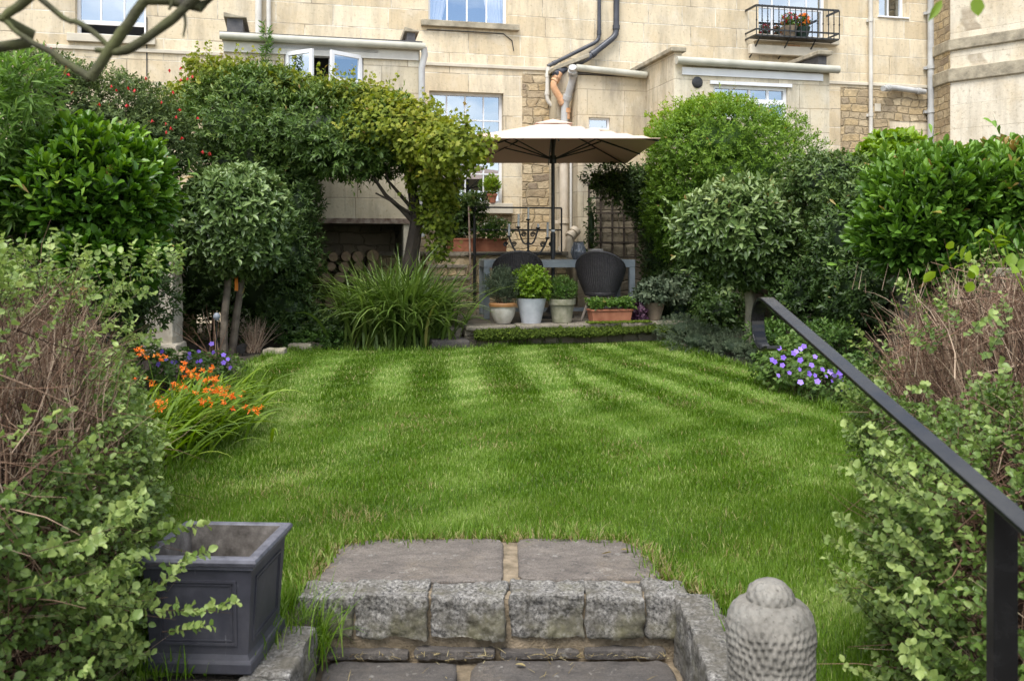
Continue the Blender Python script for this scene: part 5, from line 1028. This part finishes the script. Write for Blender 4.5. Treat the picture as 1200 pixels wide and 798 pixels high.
shrub('long_leaved_shrub', 'loose light green shrub with long narrow leaves at the far left edge', 'shrub', gp(-30, 6.2), [WE(-8, 150, 6.2, 55, 75, .4), WE(28, 105, 6.2, 48, 48, .3), WE(10, 220, 6.3, 45, 60, .35)], 300, 7, .12, .026, LM['jasmine'], 205, spread=.85, Ls=.12, rough=.2, shell=(.3, 1.05), core=0, upb=.5, trunks=[([gp(-30, 6.2, -.02), gp(-15, 6.2, 1.0), gp(0, 6.2, 1.9)], .03, .02)], sprigs=16)
shrub('evergreen_climber', 'wide mass of dark evergreen climber over the left extension front', 'climber', gp(330, 11.1), [WE(285, 150, 11.0, 82, 68, .75), WE(375, 158, 11.0, 92, 58, .75), WE(450, 160, 10.9, 58, 52, .65), WE(295, 195, 10.9, 72, 48, .6), WE(410, 178, 10.8, 72, 38, .6), WE(295, 112, 11.1, 80, 36, .6)], 3900, 7, .085, .030, LM['climber'], 206, spread=1.0, Ls=.08, rough=.17, shell=(.65, 1.03), topbright=.18, sprigs=90, tipbright=.32,
      trunks=[([gp(345, 11.3, -.02), gp(340, 11.3, 1.0), gp(350, 11.2, 2.1)], .05, .04)])
shrub('dark_shrub', 'deep green shrub hanging down to the ground left of the log store', 'shrub', gp(362, 10.7), [WE(352, 240, 10.8, 30, 55, .4), WE(342, 300, 10.7, 38, 55, .45), WE(340, 365, 10.6, 45, 42, .4), WE(385, 385, 10.5, 32, 24, .35)], 1700, 7, .07, .022, LM['ivy'], 207, spread=1.1, rough=.2, shell=(.6, 1.05), zmin=.0, topbright=.05)
shrub('dark_shrub', 'dark leafy shrub in the shade behind the ball headed tree', 'shrub', gp(250, 11.0), [WE(240, 320, 11.0, 70, 80, .4), WE(300, 330, 11.0, 50, 75, .4)], 1100, 6, .08, .028, LM['ivy'], 208, spread=1.0, rough=.2, zmin=0, topbright=.0)
vt = [([gp(478, 10.9, -.02), gp(474, 10.9, .5), gp(480, 10.9, 1.0), gp(488, 10.9, 1.5), gp(482, 10.9, 1.95), gp(470, 10.9, 2.3)], .10, .05), ([gp(488, 10.9, -.02), gp(492, 10.9, .5), gp(486, 10.9, 1.0), gp(493, 10.9, 1.5), gp(512, 10.9, 2.2)], .055, .03),
      ([gp(486, 10.9, 1.45), gp(470, 10.8, 1.62), gp(452, 10.75, 1.78), gp(437, 10.7, 2.0)], .035, .018), ([gp(485, 10.88, 1.6), gp(468, 10.8, 1.80), gp(455, 10.75, 1.95), gp(447, 10.7, 2.2)], .025, .012), ([gp(484, 10.85, 1.55), gp(460, 10.7, 1.70), gp(440, 10.65, 1.80)], .018, .01)]
shrub('grape_vine', 'yellow green vine with broad lobed leaves and a thick twisted trunk left of the parasol', 'climber', gp(482, 10.9), [WE(468, 152, 10.7, 68, 38, .6), WE(430, 124, 11.0, 52, 24, .5), WE(536, 172, 9.95, 46, 34, .35), WE(500, 170, 10.5, 45, 36, .5), WE(508, 210, 10.75, 36, 38, .4), WE(512, 252, 10.8, 24, 34, .25), WE(516, 290, 10.8, 16, 24, .2)], 2300, 4, .085, .078, LM['vine'], 209, spread=1.25, Ls=.10, rough=.2, tpl=LEAFV, trunks=vt, trunk_mat=M['wooddark'], shell=(.6, 1.08), topbright=.2, core=0, sprigs=55, upb=.35, tipbright=.3)
shrub('golden_climber', 'yellow green tops of a vine trailing over the evergreen climber under the open casements', 'climber', gp(250, 11.6), [WE(255, 90, 11.2, 46, 26, .5), WE(215, 125, 11.2, 32, 30, .4), WE(300, 94, 11.2, 45, 18, .4), WE(350, 103, 11.1, 45, 18, .4), WE(400, 110, 11.1, 45, 16, .4), WE(445, 118, 11.0, 35, 16, .4)], 1500, 4, .08, .075, LM['vine'], 210, spread=1.1, rough=.3, tpl=LEAFV, core=0, shell=(.3, 1.1), sprigs=70, trunks=[([gp(250, 11.7, -.02), gp(255, 11.7, 1.5), gp(258, 11.5, 3.0)], .03, .015)], topbright=.2)
shrub('bright_shrub', 'tall domed bright green small leaved climber right of the parasol', 'shrub', gp(862, 11.9), [WE(862, 210, 11.9, 108, 92, 1.0), WE(845, 172, 11.8, 84, 60, .9), WE(895, 250, 11.8, 80, 80, .8), WE(802, 245, 11.8, 50, 65, .6)], 9000, 7, .055, .022, LM['bright'], 211, spread=1.0, Ls=.06, rough=.13, shell=(.75, 1.02), topbright=.2, sprigs=170, tipbright=.4, core=.5, trunks=[([gp(850, 12, -.02), gp(855, 12, 1.0), gp(860, 12, 1.8)], .05, .04)])
shrub('golden_climber', 'lime yellow leafy climber peeping over the top left of the domed bright green shrub', 'climber', gp(800, 12.6), [WE(805, 140, 12.3, 48, 22, .4), WE(845, 124, 12.3, 42, 16, .4), WE(772, 160, 12.3, 22, 18, .3)], 700, 6, .065, .030, LM['lime'], 212, spread=1.0, rough=.25, core=0, shell=(.3, 1.05), sprigs=20, trunks=[([gp(800, 12.6, -.02), gp(803, 12.6, 1.5), gp(810, 12.4, 2.8)], .03, .015)])
shrub('ivy', 'dark ivy hanging on the wall below the parasol and round the trellis', 'climber', tuple(hworld(hs(765, TN+.2), TN+.2)), [WE(725, 212, 13.2, 45, 22, .3), WE(772, 290, 12.6, 26, 85, .4), WE(745, 225, 13.0, 35, 32, .3), WE(775, 350, 12.0, 28, 40, .35), WE(693, 270, 13.6, 10, 40, .1), WE(812, 340, 11.6, 42, 45, .35), WE(845, 365, 11.2, 35, 30, .3), WE(765, 240, 12.9, 26, 50, .4)], 3300, 6, .065, .032, LM['ivy'], 213, spread=1.1, rough=.2, shell=(.6, 1.05), zmin=.1, topbright=.0,
      trunks=[([tuple(hat(770, TN+.3, ZP)), tuple(hat(755, TN+.25, 1.3)), tuple(hat(742, TN+.2, 1.9)), tuple(hat(720, TN+.15, 2.0))], .03, .015), ([tuple(hat(770, TN+.4, 1.5)), tuple(hat(758, TN+.4, 1.85)), tuple(hat(735, TN+.3, 1.75))], .018, .012)], trunk_mat=M['wood'])
shrub('ball_tree', 'ball headed standard with grey green leaves on a short post right of the patio', 'tree', gp(876, 9.7), [WE(868, 268, 9.6, 80, 62, .7), WE(880, 305, 9.6, 66, 36, .55)], 2000, 7, .100, .046, LM['viburnum_r'], 214, spread=1.15, Ls=.09, rough=.05, shell=(.80, 1.0), tpl=LEAF8, trunks=[([gp(878, 9.7, -.02), gp(880, 9.7, .5), gp(874, 9.7, 1.2)], .065, .05)], trunk_mat=M['ledge'], topbright=.22, sprigs=25, tipbright=.35, core=.7)
shrub('ivy_bush', 'dark tangled ivy bush filling the gap between the right ball headed tree and the laurel', 'shrub', gp(985, 8.6), [WE(985, 290, 8.7, 45, 70, .5), WE(1010, 345, 8.4, 55, 55, .45), WE(955, 215, 9.2, 42, 40, .5), WE(1010, 235, 8.8, 50, 45, .5), WE(935, 345, 9.2, 38, 50, .4), WE(985, 200, 9.2, 38, 22, .4)], 3200, 6, .060, .028, LM['ivy'], 215, spread=1.1, rough=.2, shell=(.65, 1.04), zmin=0, topbright=.22, sprigs=40, trunks=[([gp(985, 8.9, -.02), gp(985, 8.8, 1.0)], .04, .03)])
shrub('laurel_hedge', 'large glossy upright leaved laurel along the right edge above the clipped brown hedge', 'shrub', gp(1110, 7.1), [WE(1095, 238, 7.1, 90, 68, .65), WE(1185, 232, 7.0, 85, 68, .65), WE(1060, 275, 7.0, 62, 60, .5), WE(1160, 310, 6.9, 115, 60, .6), WE(1230, 320, 6.6, 90, 50, .6), WE(1280, 240, 7.0, 90, 72, .6)], 3300, 8, .115, .047, LM['laurel_r'], 216, spread=.60, Ls=.12, rough=.10, tpl=LEAFO, upb=1.0, jit=.4, tipbright=.5, topbright=.2, sprigs=40, trunks=[([gp(1120, 7.1, -.02), gp(1120, 7.1, 1.2)], .06, .04)])
shrub('hydrangea', 'pale broad leaved plant rising behind the left end of the right laurel', 'shrub', gp(1055, 9.4), [WE(1050, 168, 9.4, 40, 16, .35), WE(1040, 185, 9.3, 45, 22, .35)], 300, 5, .12, .07, LM['basil'], 217, spread=1.2, tpl=LEAF8, rough=.1, core=.6, trunks=[([gp(1055, 9.4, -.02), gp(1052, 9.4, 1.2), gp(1050, 9.4, 2.1)], .03, .02)])
shrub('self_seeded_plant', 'thin upright weed sticking up in front of the left extension gutter', 'plant', gp(312, 11.75, 2.9), [WE(312, 48, 11.7, 6, 34, .07), WE(314, 85, 11.7, 9, 16, .08)], 60, 4, .10, .022, LM['jasmine'], 218, spread=.9, Ls=.03, core=0, shell=(.1, 1), trunks=[([gp(312, 11.75, 2.9), gp(311, 11.72, 3.5), tuple(W(312, 20, 11.7))], .008, .003)], trunk_name='stem')
# ------------------------------------------------------------------ border plants
def strap_clump(name, label, cat, base, n, sx, sy, L0, L1, wd, mat, seed, lean=(.05, .55), bend=(.5, 1.7), az=None, seg=7, tw=.3, group=None):
    rng = np.random.default_rng(seed); o = thing(name, label, cat, base, 0, group)
    P = np.column_stack([rng.normal(0, sx, n), rng.normal(0, sy, n), np.full(n, -.01)])+np.array(base)
    a = rng.uniform(0, 2*math.pi, n) if az is None else rng.normal(az[0], az[1], n)
    V, T, A = ribbons(P, a, rng.uniform(*lean, n), rng.uniform(*bend, n), rng.uniform(L0, L1, n), np.full(n, wd)*rng.uniform(.7, 1.2, n), seg, rng, rng.normal(.45, .2, n), tw)
    npmesh('leaves', V, T, A, LM[mat], o, world=True); return o
strap_clump('day_lily_clump', 'large fountain of long strap leaves left of the stone steps', 'ornamental grass', gp(468, 10.5), 1700, .24, .16, .60, 1.35, .033, 'strap', 301, (.02, .55), (.6, 2.3), seg=8)
# crocosmia
co = strap_clump('crocosmia', 'clump of sword leaves with arching sprays of orange flowers on the left of the lawn', 'flowering plant', (-1.98, 5.30, 0), 950, .15, .40, .30, .58, .023, 'croc', 302, (.2, .7), (.8, 1.9), az=(-.15, 1.0))
rng = np.random.default_rng(303)
def blossoms(Pc, n, r, rng):
    """small star flowers; returns leaf-shaped petals"""
    Vs = []; 
    ax = nrm(rng.normal(size=(len(Pc), 3))+np.array((.2, -.9, .7))); return shoots(Pc, ax, n, .001, r, r*.42, 1.15, rng, LEAF5, rng.normal(.5, .2, len(Pc)), 0)
fl = [(152, 447), (165, 412), (184, 417), (170, 447), (190, 470), (172, 500), (215, 430), (222, 437), (240, 432), (232, 441), (245, 460), (262, 462), (270, 468), (282, 475), (290, 480), (252, 470), (236, 468), (218, 480), (186, 476), (175, 508), (205, 525), (212, 454), (240, 447), (178, 530), (258, 455), (225, 462), (275, 462), (284, 468), (292, 477), (266, 458), (248, 446), (204, 452)]
for i, (px, py) in enumerate(fl):
    Yd = 5.0+rng.uniform(-.25, .9)*(1 if py < 490 else .2); e = W(px, py, Yd); sp = thing('flower_spray', None, None) if False else None
    b = Vector((-1.95+rng.normal(0, .1), Yd+rng.normal(0, .1), 0)); top = Vector((b.x+(e.x-b.x)*.55, (b.y+e.y)/2, e.z+.06)); pth = [b*(1-f)**2+top*2*f*(1-f)+e*f*f for f in [j/7 for j in range(8)]]
    tv = np.array([tuple(p) for p in pth]); mbm = MB().tube(pth, [.003-.002*j/7 for j in range(8)], 4)
    st_ = mbm.build('flower_stem', M['greenstem'] if 'greenstem' in M else LM['croc'], co, world=True)
    at_ = st_.data.attributes.new('tint', 'FLOAT', 'POINT'); at_.data.foreach_set('value', np.full(len(st_.data.vertices), .4, np.float32))
    k = 9; f = rng.uniform(0, 1, k); Pc = np.array(e)+(np.array(e)-np.array(pth[5]))*(f[:, None]*1.3-.7)+rng.normal(0, .013, (k, 3))
    V, T, A = blossoms(Pc, 5, .021, rng); npmesh('flower', V, T, A, LM['orangeflower'], st_, world=False)
def geranium(base, ells, nleaf, fls, label, seed, Yr):
    rng = np.random.default_rng(seed); o = thing('geranium', label, 'flowering plant', base)
    P, D = crown_pts(ells, nleaf, rng, seed, .2, (.5, 1.05), 2, .8, .5, 0); V, T, A = shoots(P, D, 4, .02, .045, .050, 1.2, rng, LEAFV, rng.normal(.45, .17, len(P))); V2, T2, A2 = twigs(P[:200]*np.array((1, 1, .1)), nrm(np.array((0, 0, 1.))+rng.normal(0, .3, (200, 3))), P[:200, 2].clip(.05), np.full(200, .002), rng, .2, .5)
    npmesh('foliage', V, T, A, LM['geranium'], o, world=True); npmesh('stems', V2, T2, A2, LM['stem'], o, world=True)
    for px, py in fls:
        Yd = rng.uniform(*Yr); c = np.array(W(px, py, Yd)); ax = nrm(np.array((rng.normal(0, .4), -1, rng.uniform(.2, .9)))); u = nrm(np.cross(ax, (0, 0, 1.))); v = np.cross(ax, u); s = rng.uniform(.013, .021)
        Pp, Dp, Vv, Tt, Aa = [], [], [], [], []
        ths = np.arange(5)*1.2566+rng.uniform(0, 1); dirs = np.cos(ths)[:, None]*u+np.sin(ths)[:, None]*v+ax*.15
        V, T = leaves(np.repeat(c[None], 5, 0), dirs, np.repeat(ax[None], 5, 0), np.full(5, s*1.25), np.full(5, s*1.25), LEAF8, rng)
        npmesh('flower', V, T, np.full(len(V), rng.uniform(.2, .9)), LM['purple'], o, world=True)
    return o
geranium(gp(225, 7.5), [WE(205, 432, 7.4, 45, 22, .35), WE(250, 432, 7.7, 38, 20, .3), WE(170, 425, 7.2, 30, 22, .3)], 520, [(190, 412), (195, 422), (191, 428), (206, 425), (222, 419), (231, 424), (235, 423), (222, 414), (262, 416), (262, 425), (270, 431), (248, 403), (250, 413), (219, 438), (186, 427), (267, 421), (202, 424), (233, 412)], 'violet flowered geranium behind the orange flowers below the left ball headed tree', 310, (7.1, 7.6))
geranium(gp(950, 7.0), [WE(925, 432, 7.3, 42, 26, .4), WE(970, 448, 6.9, 42, 32, .45), WE(1005, 470, 6.5, 30, 28, .35), WE(940, 408, 7.5, 30, 20, .3)], 1000, [(913, 408), (905, 422), (918, 419), (908, 424), (933, 412), (938, 409), (942, 406), (917, 428), (938, 422), (955, 418), (962, 411), (964, 433), (968, 441), (937, 433), (948, 438), (955, 440), (958, 447), (978, 440), (973, 436), (984, 437), (938, 448), (988, 458), (993, 470), (1000, 467), (996, 458), (930, 414), (975, 447), (912, 440), (972, 410), (986, 444), (951, 428), (925, 437)],
         'violet flowered hardy geranium spilling onto the lawn under the handrail', 311, (6.3, 6.8))
shrub('lavender', 'mound of fine grey green leaves at the right end of the patio', 'shrub', gp(845, 9.9), [WE(820, 400, 10.0, 40, 22, .4), WE(862, 405, 9.6, 38, 22, .35), WE(800, 385, 10.3, 28, 18, .3), WE(885, 415, 9.2, 25, 16, .3)], 1500, 8, .032, .007, LM['grey'], 320, spread=.8, Ls=.05, rough=.25, shell=(.4, 1.08), zmin=0, core=.5, sprigs=30)
shrub('ground_cover', 'low mid green ground cover between the dark shrub and the strap leaved clump', 'ground cover', gp(385, 10.35), [WE(378, 398, 10.35, 40, 14, .25), WE(345, 400, 10.35, 18, 10, .2)], 500, 5, .04, .02, LM['fern'], 321, rough=.25, zmin=0, core=.4)
shrub('border_plant', 'patch of mixed low leaves under the end of the handrail', 'plant', gp(905, 8.6), [WE(905, 395, 8.8, 28, 20, .3), WE(975, 395, 8.2, 30, 22, .3), WE(1020, 440, 7.0, 26, 26, .3)], 700, 5, .05, .026, LM['fern'], 322, rough=.3, zmin=0, core=.4, shell=(.4, 1.1))
def twig_plant(name, label, cat, base, n, L0, L1, r, spr, seed, tint=.7):
    rng = np.random.default_rng(seed); o = thing(name, label, cat, base); P = np.array(base)+np.column_stack([rng.normal(0, .03, n), rng.normal(0, .03, n), np.full(n, -.01)]); D = nrm(np.column_stack([rng.normal(0, spr, n), rng.normal(0, spr, n), np.ones(n)]))
    V, T, A = twigs(P, D, rng.uniform(L0, L1, n), np.full(n, r), rng, .3, tint); npmesh('stalks', V, T, A, LM['twig'], o, world=True); return o
twig_plant('dead_plant', 'dried straw coloured twiggy plant at the foot of the left ball headed tree', 'dead plant', gp(297, 9.95), 130, .2, .42, .004, .35, 330, .75)
twig_plant('dead_plant', 'thin leaning dead stalks beside the two stems of the left ball headed tree', 'dead plant', gp(250, 9.4), 14, .35, .6, .006, .3, 331, .6)
o = thing('solar_light', 'small pale round garden light on a stake beside the left ball headed tree', 'garden light', gp(254, 9.0)); MB().tube([(0, 0, -.02), (0, 0, .42)], .006, 6).build('stake', M['iron'], o); MB().lathe([(0, 0), (.02, .005), (.035, .03), (.035, .05), (.02, .075), (0, .08)], 16, (0, 0, .42)).build('lamp_head', M['solar'], o, smooth=True)
o = thing('solar_light', 'black spotlight lying on the soil by the dried twiggy plant', 'garden light', gp(284, 9.7)); MB().tube([(0, -.06, .06), (0, .05, .08)], [.05, .035], 12).build('lamp_head', M['iron'], o, smooth=True); MB().tube([(0, 0, -.02), (0, 0, .04)], .008, 6).build('stake', M['iron'], o)
tg = W(277, 331, 9.62); o = thing('plant_label', 'orange plastic tag tied to the right stem of the left ball headed tree', 'plant tag', (tg.x, tg.y, tg.z)); MB().box((-.018, -.002, -.09), (.018, .002, .09)).build('tag', M['orange'], o); MB().tube([(0, 0, .09), (.01, .03, .13), (.02, .08, .12)], .002, 5).build('tie', M['iron'], o)
rs = [(352, 402, .13, 'grey edging stone at the corner of the left border'), (372, 399, .17, 'pale edging stone left of the low ground cover'), (322, 408, .12, 'small rock at the left corner of the lawn'), (206, 412, .12, 'rock at the foot of the pale stone pier')]
for i, (px, py, sz, lb) in enumerate(rs):
    q = G(px, py+8); stone('edging_stone', lb, 'rock', [(q.x-sz, q.y-.07), (q.x+sz, q.y-.05), (q.x+sz*.9, q.y+.1), (q.x-sz*.8, q.y+.09)], -.03, .07, M['ledge'], 120+i, 'edging stones in the left border', amp=.012, sub=.03, bev=.02)
# fuchsia flowers
rng = np.random.default_rng(340); fu = bpy.data.objects['fuchsia']
for i in range(46):
    px, py = ((150, 101), (200, 148), (195, 153), (213, 160), (238, 176), (246, 178), (178, 140), (60, 55), (52, 50))[i] if i < 9 else (rng.uniform(40, 235), rng.uniform(75, 190))
    c = np.array(W(px, py, 8.75+rng.uniform(-.05, .15))); V, T, A = shoots(c[None], np.array([[0, 0, -1.]]), 5, .008, .040, .018, .45, rng, LEAF5, np.array([.5])); npmesh('flower', V, T, A, LM['red'], fu, world=True)
# ------------------------------------------------------------------ clipped hedges close to the camera
def near_hedge(name, label, ells, seed, zone, ntw, nsh, base, sprays, side):
    rng = np.random.default_rng(seed); o = thing(name, label, 'hedge', base)
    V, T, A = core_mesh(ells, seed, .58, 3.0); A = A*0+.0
    P, D = crown_pts(ells, ntw, rng, seed, .04, (.80, 1.0), 3.0, .5, .9, -.02); z = zone(P); keep = rng.random(len(P)) < np.clip(z+.12, 0, 1); P, D = P[keep], D[keep]
    D = nrm(D*.8+np.array((0, -.1, 1.0))); tw1 = twigs(P-D*.16, D, rng.uniform(.12, .27, len(P)), rng.uniform(.0009, .0028, len(P)), rng, .55, .62)
    P2, D2 = crown_pts(ells, ntw//2, rng, seed+1, .04, (.78, .96), 3.0, .2, 2.5, -.02); tw2 = twigs(P2-D2*.1, nrm(D2+rng.normal(0, .8, D2.shape)), rng.uniform(.15, .32, len(P2)), rng.uniform(.001, .0028, len(P2)), rng, .7, .35)
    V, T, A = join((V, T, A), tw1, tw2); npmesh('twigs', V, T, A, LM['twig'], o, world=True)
    P, D = crown_pts(ells, nsh, rng, seed+2, .06, (.90, 1.05), 3.0, .45, .8, -.02); z = zone(P); cl = lump(P*6, seed, 1.3); keep = rng.random(len(P)) > np.clip(z*1.06-.10*(cl > .65)*6, 0, .985); P, D = P[keep], D[keep]
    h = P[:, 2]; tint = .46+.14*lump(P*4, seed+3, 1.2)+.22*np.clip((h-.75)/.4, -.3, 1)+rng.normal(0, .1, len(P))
    a = shoots(P, D, 7, .065, .0225, .0180, 1.05, rng, LEAFP, tint, .35); st = twigs(P-D*.02, D, np.full(len(P), .10), np.full(len(P), .0011), rng, .1, .3)
    npmesh('foliage', *a, LM['pitto'], o, world=True); sts = [st]
    P3, D3 = crown_pts(ells, 420, rng, seed+9, .04, (.97, 1.0), 3.0, .35, .8, .5); k3 = (zone(P3) > .3) & (lump(P3*5, seed+4, 1.2) > .15); P3, D3 = P3[k3], D3[k3]
    sprays = list(sprays)+[(tuple(p), tuple(d_), rng.uniform(.06, .13)) for p, d_ in zip(P3, D3)]
    # long sprigs that stick out of the clipped face
    sv = []
    for (q, dv, ln) in sprays:
        m = max(6, int(ln/.013)); f = np.linspace(.1, 1, m); q, dv = np.array(q), nrm(np.array(dv, float)); bend = nrm(np.cross(dv, rng.normal(size=3)))*.12
        C = q+dv*ln*f[:, None]+bend*(f**2)[:, None]*ln; sts.append(twigs(q[None], dv[None], np.array([ln*1.05]), np.array([.0016]), rng, .12, .25))
        sv.append(shoots(C, nrm(dv+rng.normal(0, .25, (m, 3))), 2, .008, .026, .021, 1.1, rng, LEAFP, rng.normal(.55, .14, m)+.25*f, .2))
    npmesh('sprigs', *join(*sv), LM['pitto'], o, world=True); npmesh('stems', *join(*sts), LM['stem'], o, world=True)
    return o
EL = [((-2.05, 3.10, .47), (.50, .95, .58)), ((-1.62, 2.12, .36), (.60, .72, .68))]
def zoneL(P):
    b = np.clip((P[:, 2]-.60)/.10, 0, 1)*np.clip((1.03-P[:, 2])/.06, 0, 1); return b*.94*np.clip(1.15-np.clip((P[:, 0]+.98)/.1, 0, 1), 0, 1)
rng = np.random.default_rng(9); spr = [((-.98, 2.0+rng.uniform(-.25, .2), rng.uniform(.15, .55)), (rng.uniform(.4, 1), rng.uniform(-.3, .3), rng.uniform(-.1, .6)), rng.uniform(.10, .22)) for _ in range(22)]
spr += [(tuple(np.array((rng.uniform(-1.9, -1.15), rng.uniform(1.9, 3.3), 1.05))), (rng.normal(0, .3), rng.normal(0, .3), 1), rng.uniform(.06, .15)) for _ in range(60)]
spr += [((-1.52, rng.uniform(3.0, 3.7), rng.uniform(.75, 1.05)), (1, -.2, rng.uniform(0, .6)), rng.uniform(.05, .11)) for _ in range(16)]
spr += [(tuple(W(195, 715, 2.05)), tuple(W(262, 712, 2.0)-W(195, 715, 2.05)), .17), (tuple(W(190, 665, 2.1)), tuple(W(243, 652, 2.05)-W(190, 665, 2.1)), .13), (tuple(W(190, 740, 2.0)), tuple(W(235, 735, 2.0)-W(190, 740, 2.0)), .11)]
near_hedge('clipped_hedge', 'clipped hedge with small round leaves and bare brown twigs filling the left foreground', EL, 401, zoneL, 15000, 14500, (-1.5, 2.4, -.02), spr, 1)
ER = [((2.14, 3.0, .50), (.76, .95, .61)), ((1.62, 2.12, .20), (.62, .70, .57)), ((2.3, 1.9, .48), (.7, .7, .6))]
def zoneR(P):
    b = np.clip((P[:, 2]-.66-.10*(P[:, 1] > 2.7)*-1)/.10, 0, 1)*np.clip((1.25-P[:, 2])/.04, 0, 1); return b*.93
spr = [((rng.uniform(.97, 1.08), rng.uniform(1.9, 2.5), rng.uniform(.0, .62)), (-rng.uniform(.3, 1), rng.uniform(-.4, .2), rng.uniform(.2, 1.0)), rng.uniform(.12, .26)) for _ in range(40)]
spr += [((rng.uniform(1.25, 2.1), rng.uniform(2.2, 2.6), rng.uniform(.55, .95)), (rng.normal(-.2, .4), -.8, rng.uniform(.2, 1)), rng.uniform(.08, .2)) for _ in range(46)]
near_hedge('clipped_hedge', 'clipped hedge topped with dense bare brown twigs behind the handrail on the right', ER, 402, zoneR, 20000, 14000, (1.6, 2.6, -.02), spr, -1)
# tall dry stalks and a bright young vine above the right hedge
rng = np.random.default_rng(410); o = bpy.data.objects['clipped_hedge.001']; n = 130
P = np.column_stack([rng.uniform(1.2, 2.3, n), rng.uniform(2.4, 3.4, n), np.full(n, 1.0)]); V, T, A = twigs(P, nrm(np.column_stack([rng.normal(.1, .25, n), rng.normal(0, .2, n), np.ones(n)])), rng.uniform(.03, .12, n), np.full(n, .0010), rng, .1, .85); npmesh('dry_twigs', V, T, A, LM['twig'], o, world=True, kind='stuff')
o = thing('young_vine', 'bright green young vine shoots over the top of the right hedge', 'climber', (1.75, 2.5, 1.0)); P, D = crown_pts([((1.42, 2.5, 1.14), (.14, .15, .05)), ((1.30, 2.5, 1.10), (.10, .12, .04))], 18, rng, 4, .3, (.3, 1)); V, T, A = shoots(P, D, 2, .03, .045, .034, 1.3, rng, LEAF8, rng.normal(.35, .2, len(P))); npmesh('leaves', V, T, A, LM['lime'], o, world=True)
V, T, A = twigs(np.array([[1.75, 2.5, .98], [1.65, 2.5, .98], [1.5, 2.6, 1.0]]), nrm(np.array([[-.4, 0, 1.], [.1, 0, 1.], [-.5, 0, .8]])), np.array([.3, .4, .25]), np.full(3, .003), rng, .5, .9); npmesh('stem', V, T, A, LM['lime'], o, world=True)
# ------------------------------------------------------------------ bare mossy boughs overhead
tb_ = thing('overhanging_tree', 'mossy bare boughs of a tree close overhead in the top left corner', 'tree', (-1.25, .55, -.02))
MB().tube([(-1.25, .55, -.02), (-1.22, .58, .7), (-1.18, .62, 1.3), (-1.10, .70, 1.75), (-.95, .85, 2.05)], [.07, .06, .05, .035, .02], 12).build('trunk', M['bough'], tb_, smooth=True, world=True)
def bw(px, py, Y=1.0): return W(px, py, Y)
J = bw(105, 92); K1 = (-.95, .85, 2.05)
brs = [([K1, bw(215, -60), bw(169, 2), bw(135, 50), J], [.012, .0085, .0075, .0075, .0072]), ([bw(215, -60), bw(262, -40), bw(223, 3), bw(185, 35), bw(146, 60), bw(112, 59)], [.008, .0065, .0068, .0066, .007, .003]),
       ([J, bw(60, 62), bw(20, 38), bw(2, 22), bw(-60, -10), (-1.15, .68, 1.70)], [.0062, .0045, .0035, .004, .005, .010]), ([bw(128, 56), bw(95, 28), bw(50, 1), (-.72, .95, 1.62), (-1.0, .8, 1.95)], [.0035, .0042, .0042, .006, .010]),
       ([bw(40, -6), bw(22, 8), bw(5, 22), bw(-30, 60), (-1.17, .64, 1.25)], [.008, .007, .007, .008, .012]), ([bw(216, 8), bw(218, 25), bw(215, 44)], [.0028, .002, .0012]), ([bw(205, -20), bw(202, 2), bw(198, 12)], [.0025, .0028, .0016])]
for pth, rr_ in brs:
    P = [Vector(p) for p in pth]; Q, RR = [], []
    for i in range(len(P)-1):
        for f in (0, .25, .5, .75):
            a0, a1, a2_, a3_ = P[max(i-1, 0)], P[i], P[i+1], P[min(i+2, len(P)-1)]
            q = .5*((2*a1)+(a2_-a0)*f+(2*a0-5*a1+4*a2_-a3_)*f*f+(3*a1-a0-3*a2_+a3_)*f**3); Q.append(q+Vector((mnoise.noise(q*40), 0, mnoise.noise(q*40+Vector((9, 9, 9)))))*.0025); RR.append((rr_[i]*(1-f)+rr_[i+1]*f)*.8*(1+.15*mnoise.noise(q*60)))
    Q.append(P[-1]); RR.append(rr_[-1]); MB().tube(Q, RR, 10).build('bough', M['bough'], tb_, smooth=True, world=True)
# two leaves hanging at the top right
rng = np.random.default_rng(420); o = thing('overhanging_twig', 'two green leaves on a twig hanging into the top right corner', 'twig', tuple(bw(1140, -40, 1.1)))
P = np.array([tuple(bw(1104, 0, 1.1)), tuple(bw(1142, -3, 1.1))])
for i in range(2):
    V, T = leaves(P[i:i+1], np.array([[(-.6, .25)[i], .1, -1.]]), np.array([[0, -1., .2]]), np.array([(.030, .024)[i]]), np.array([(.011, .020)[i]]), LEAF8, rng); npmesh('leaf', V, T, np.full(len(V), .6), LM['croc'], o, world=True)
V, T, A = twigs(np.array([tuple(bw(1150, -70, 1.1)), tuple(bw(1150, -70, 1.1))]), nrm(np.array([tuple(bw(1104, 0, 1.1)-bw(1150, -70, 1.1)), tuple(bw(1142, -3, 1.1)-bw(1150, -70, 1.1))])), np.array([.088, .071]), np.array([.0015, .0015]), rng, 0, .4); npmesh('stem', V, T, A, LM['stem'], o, world=True)
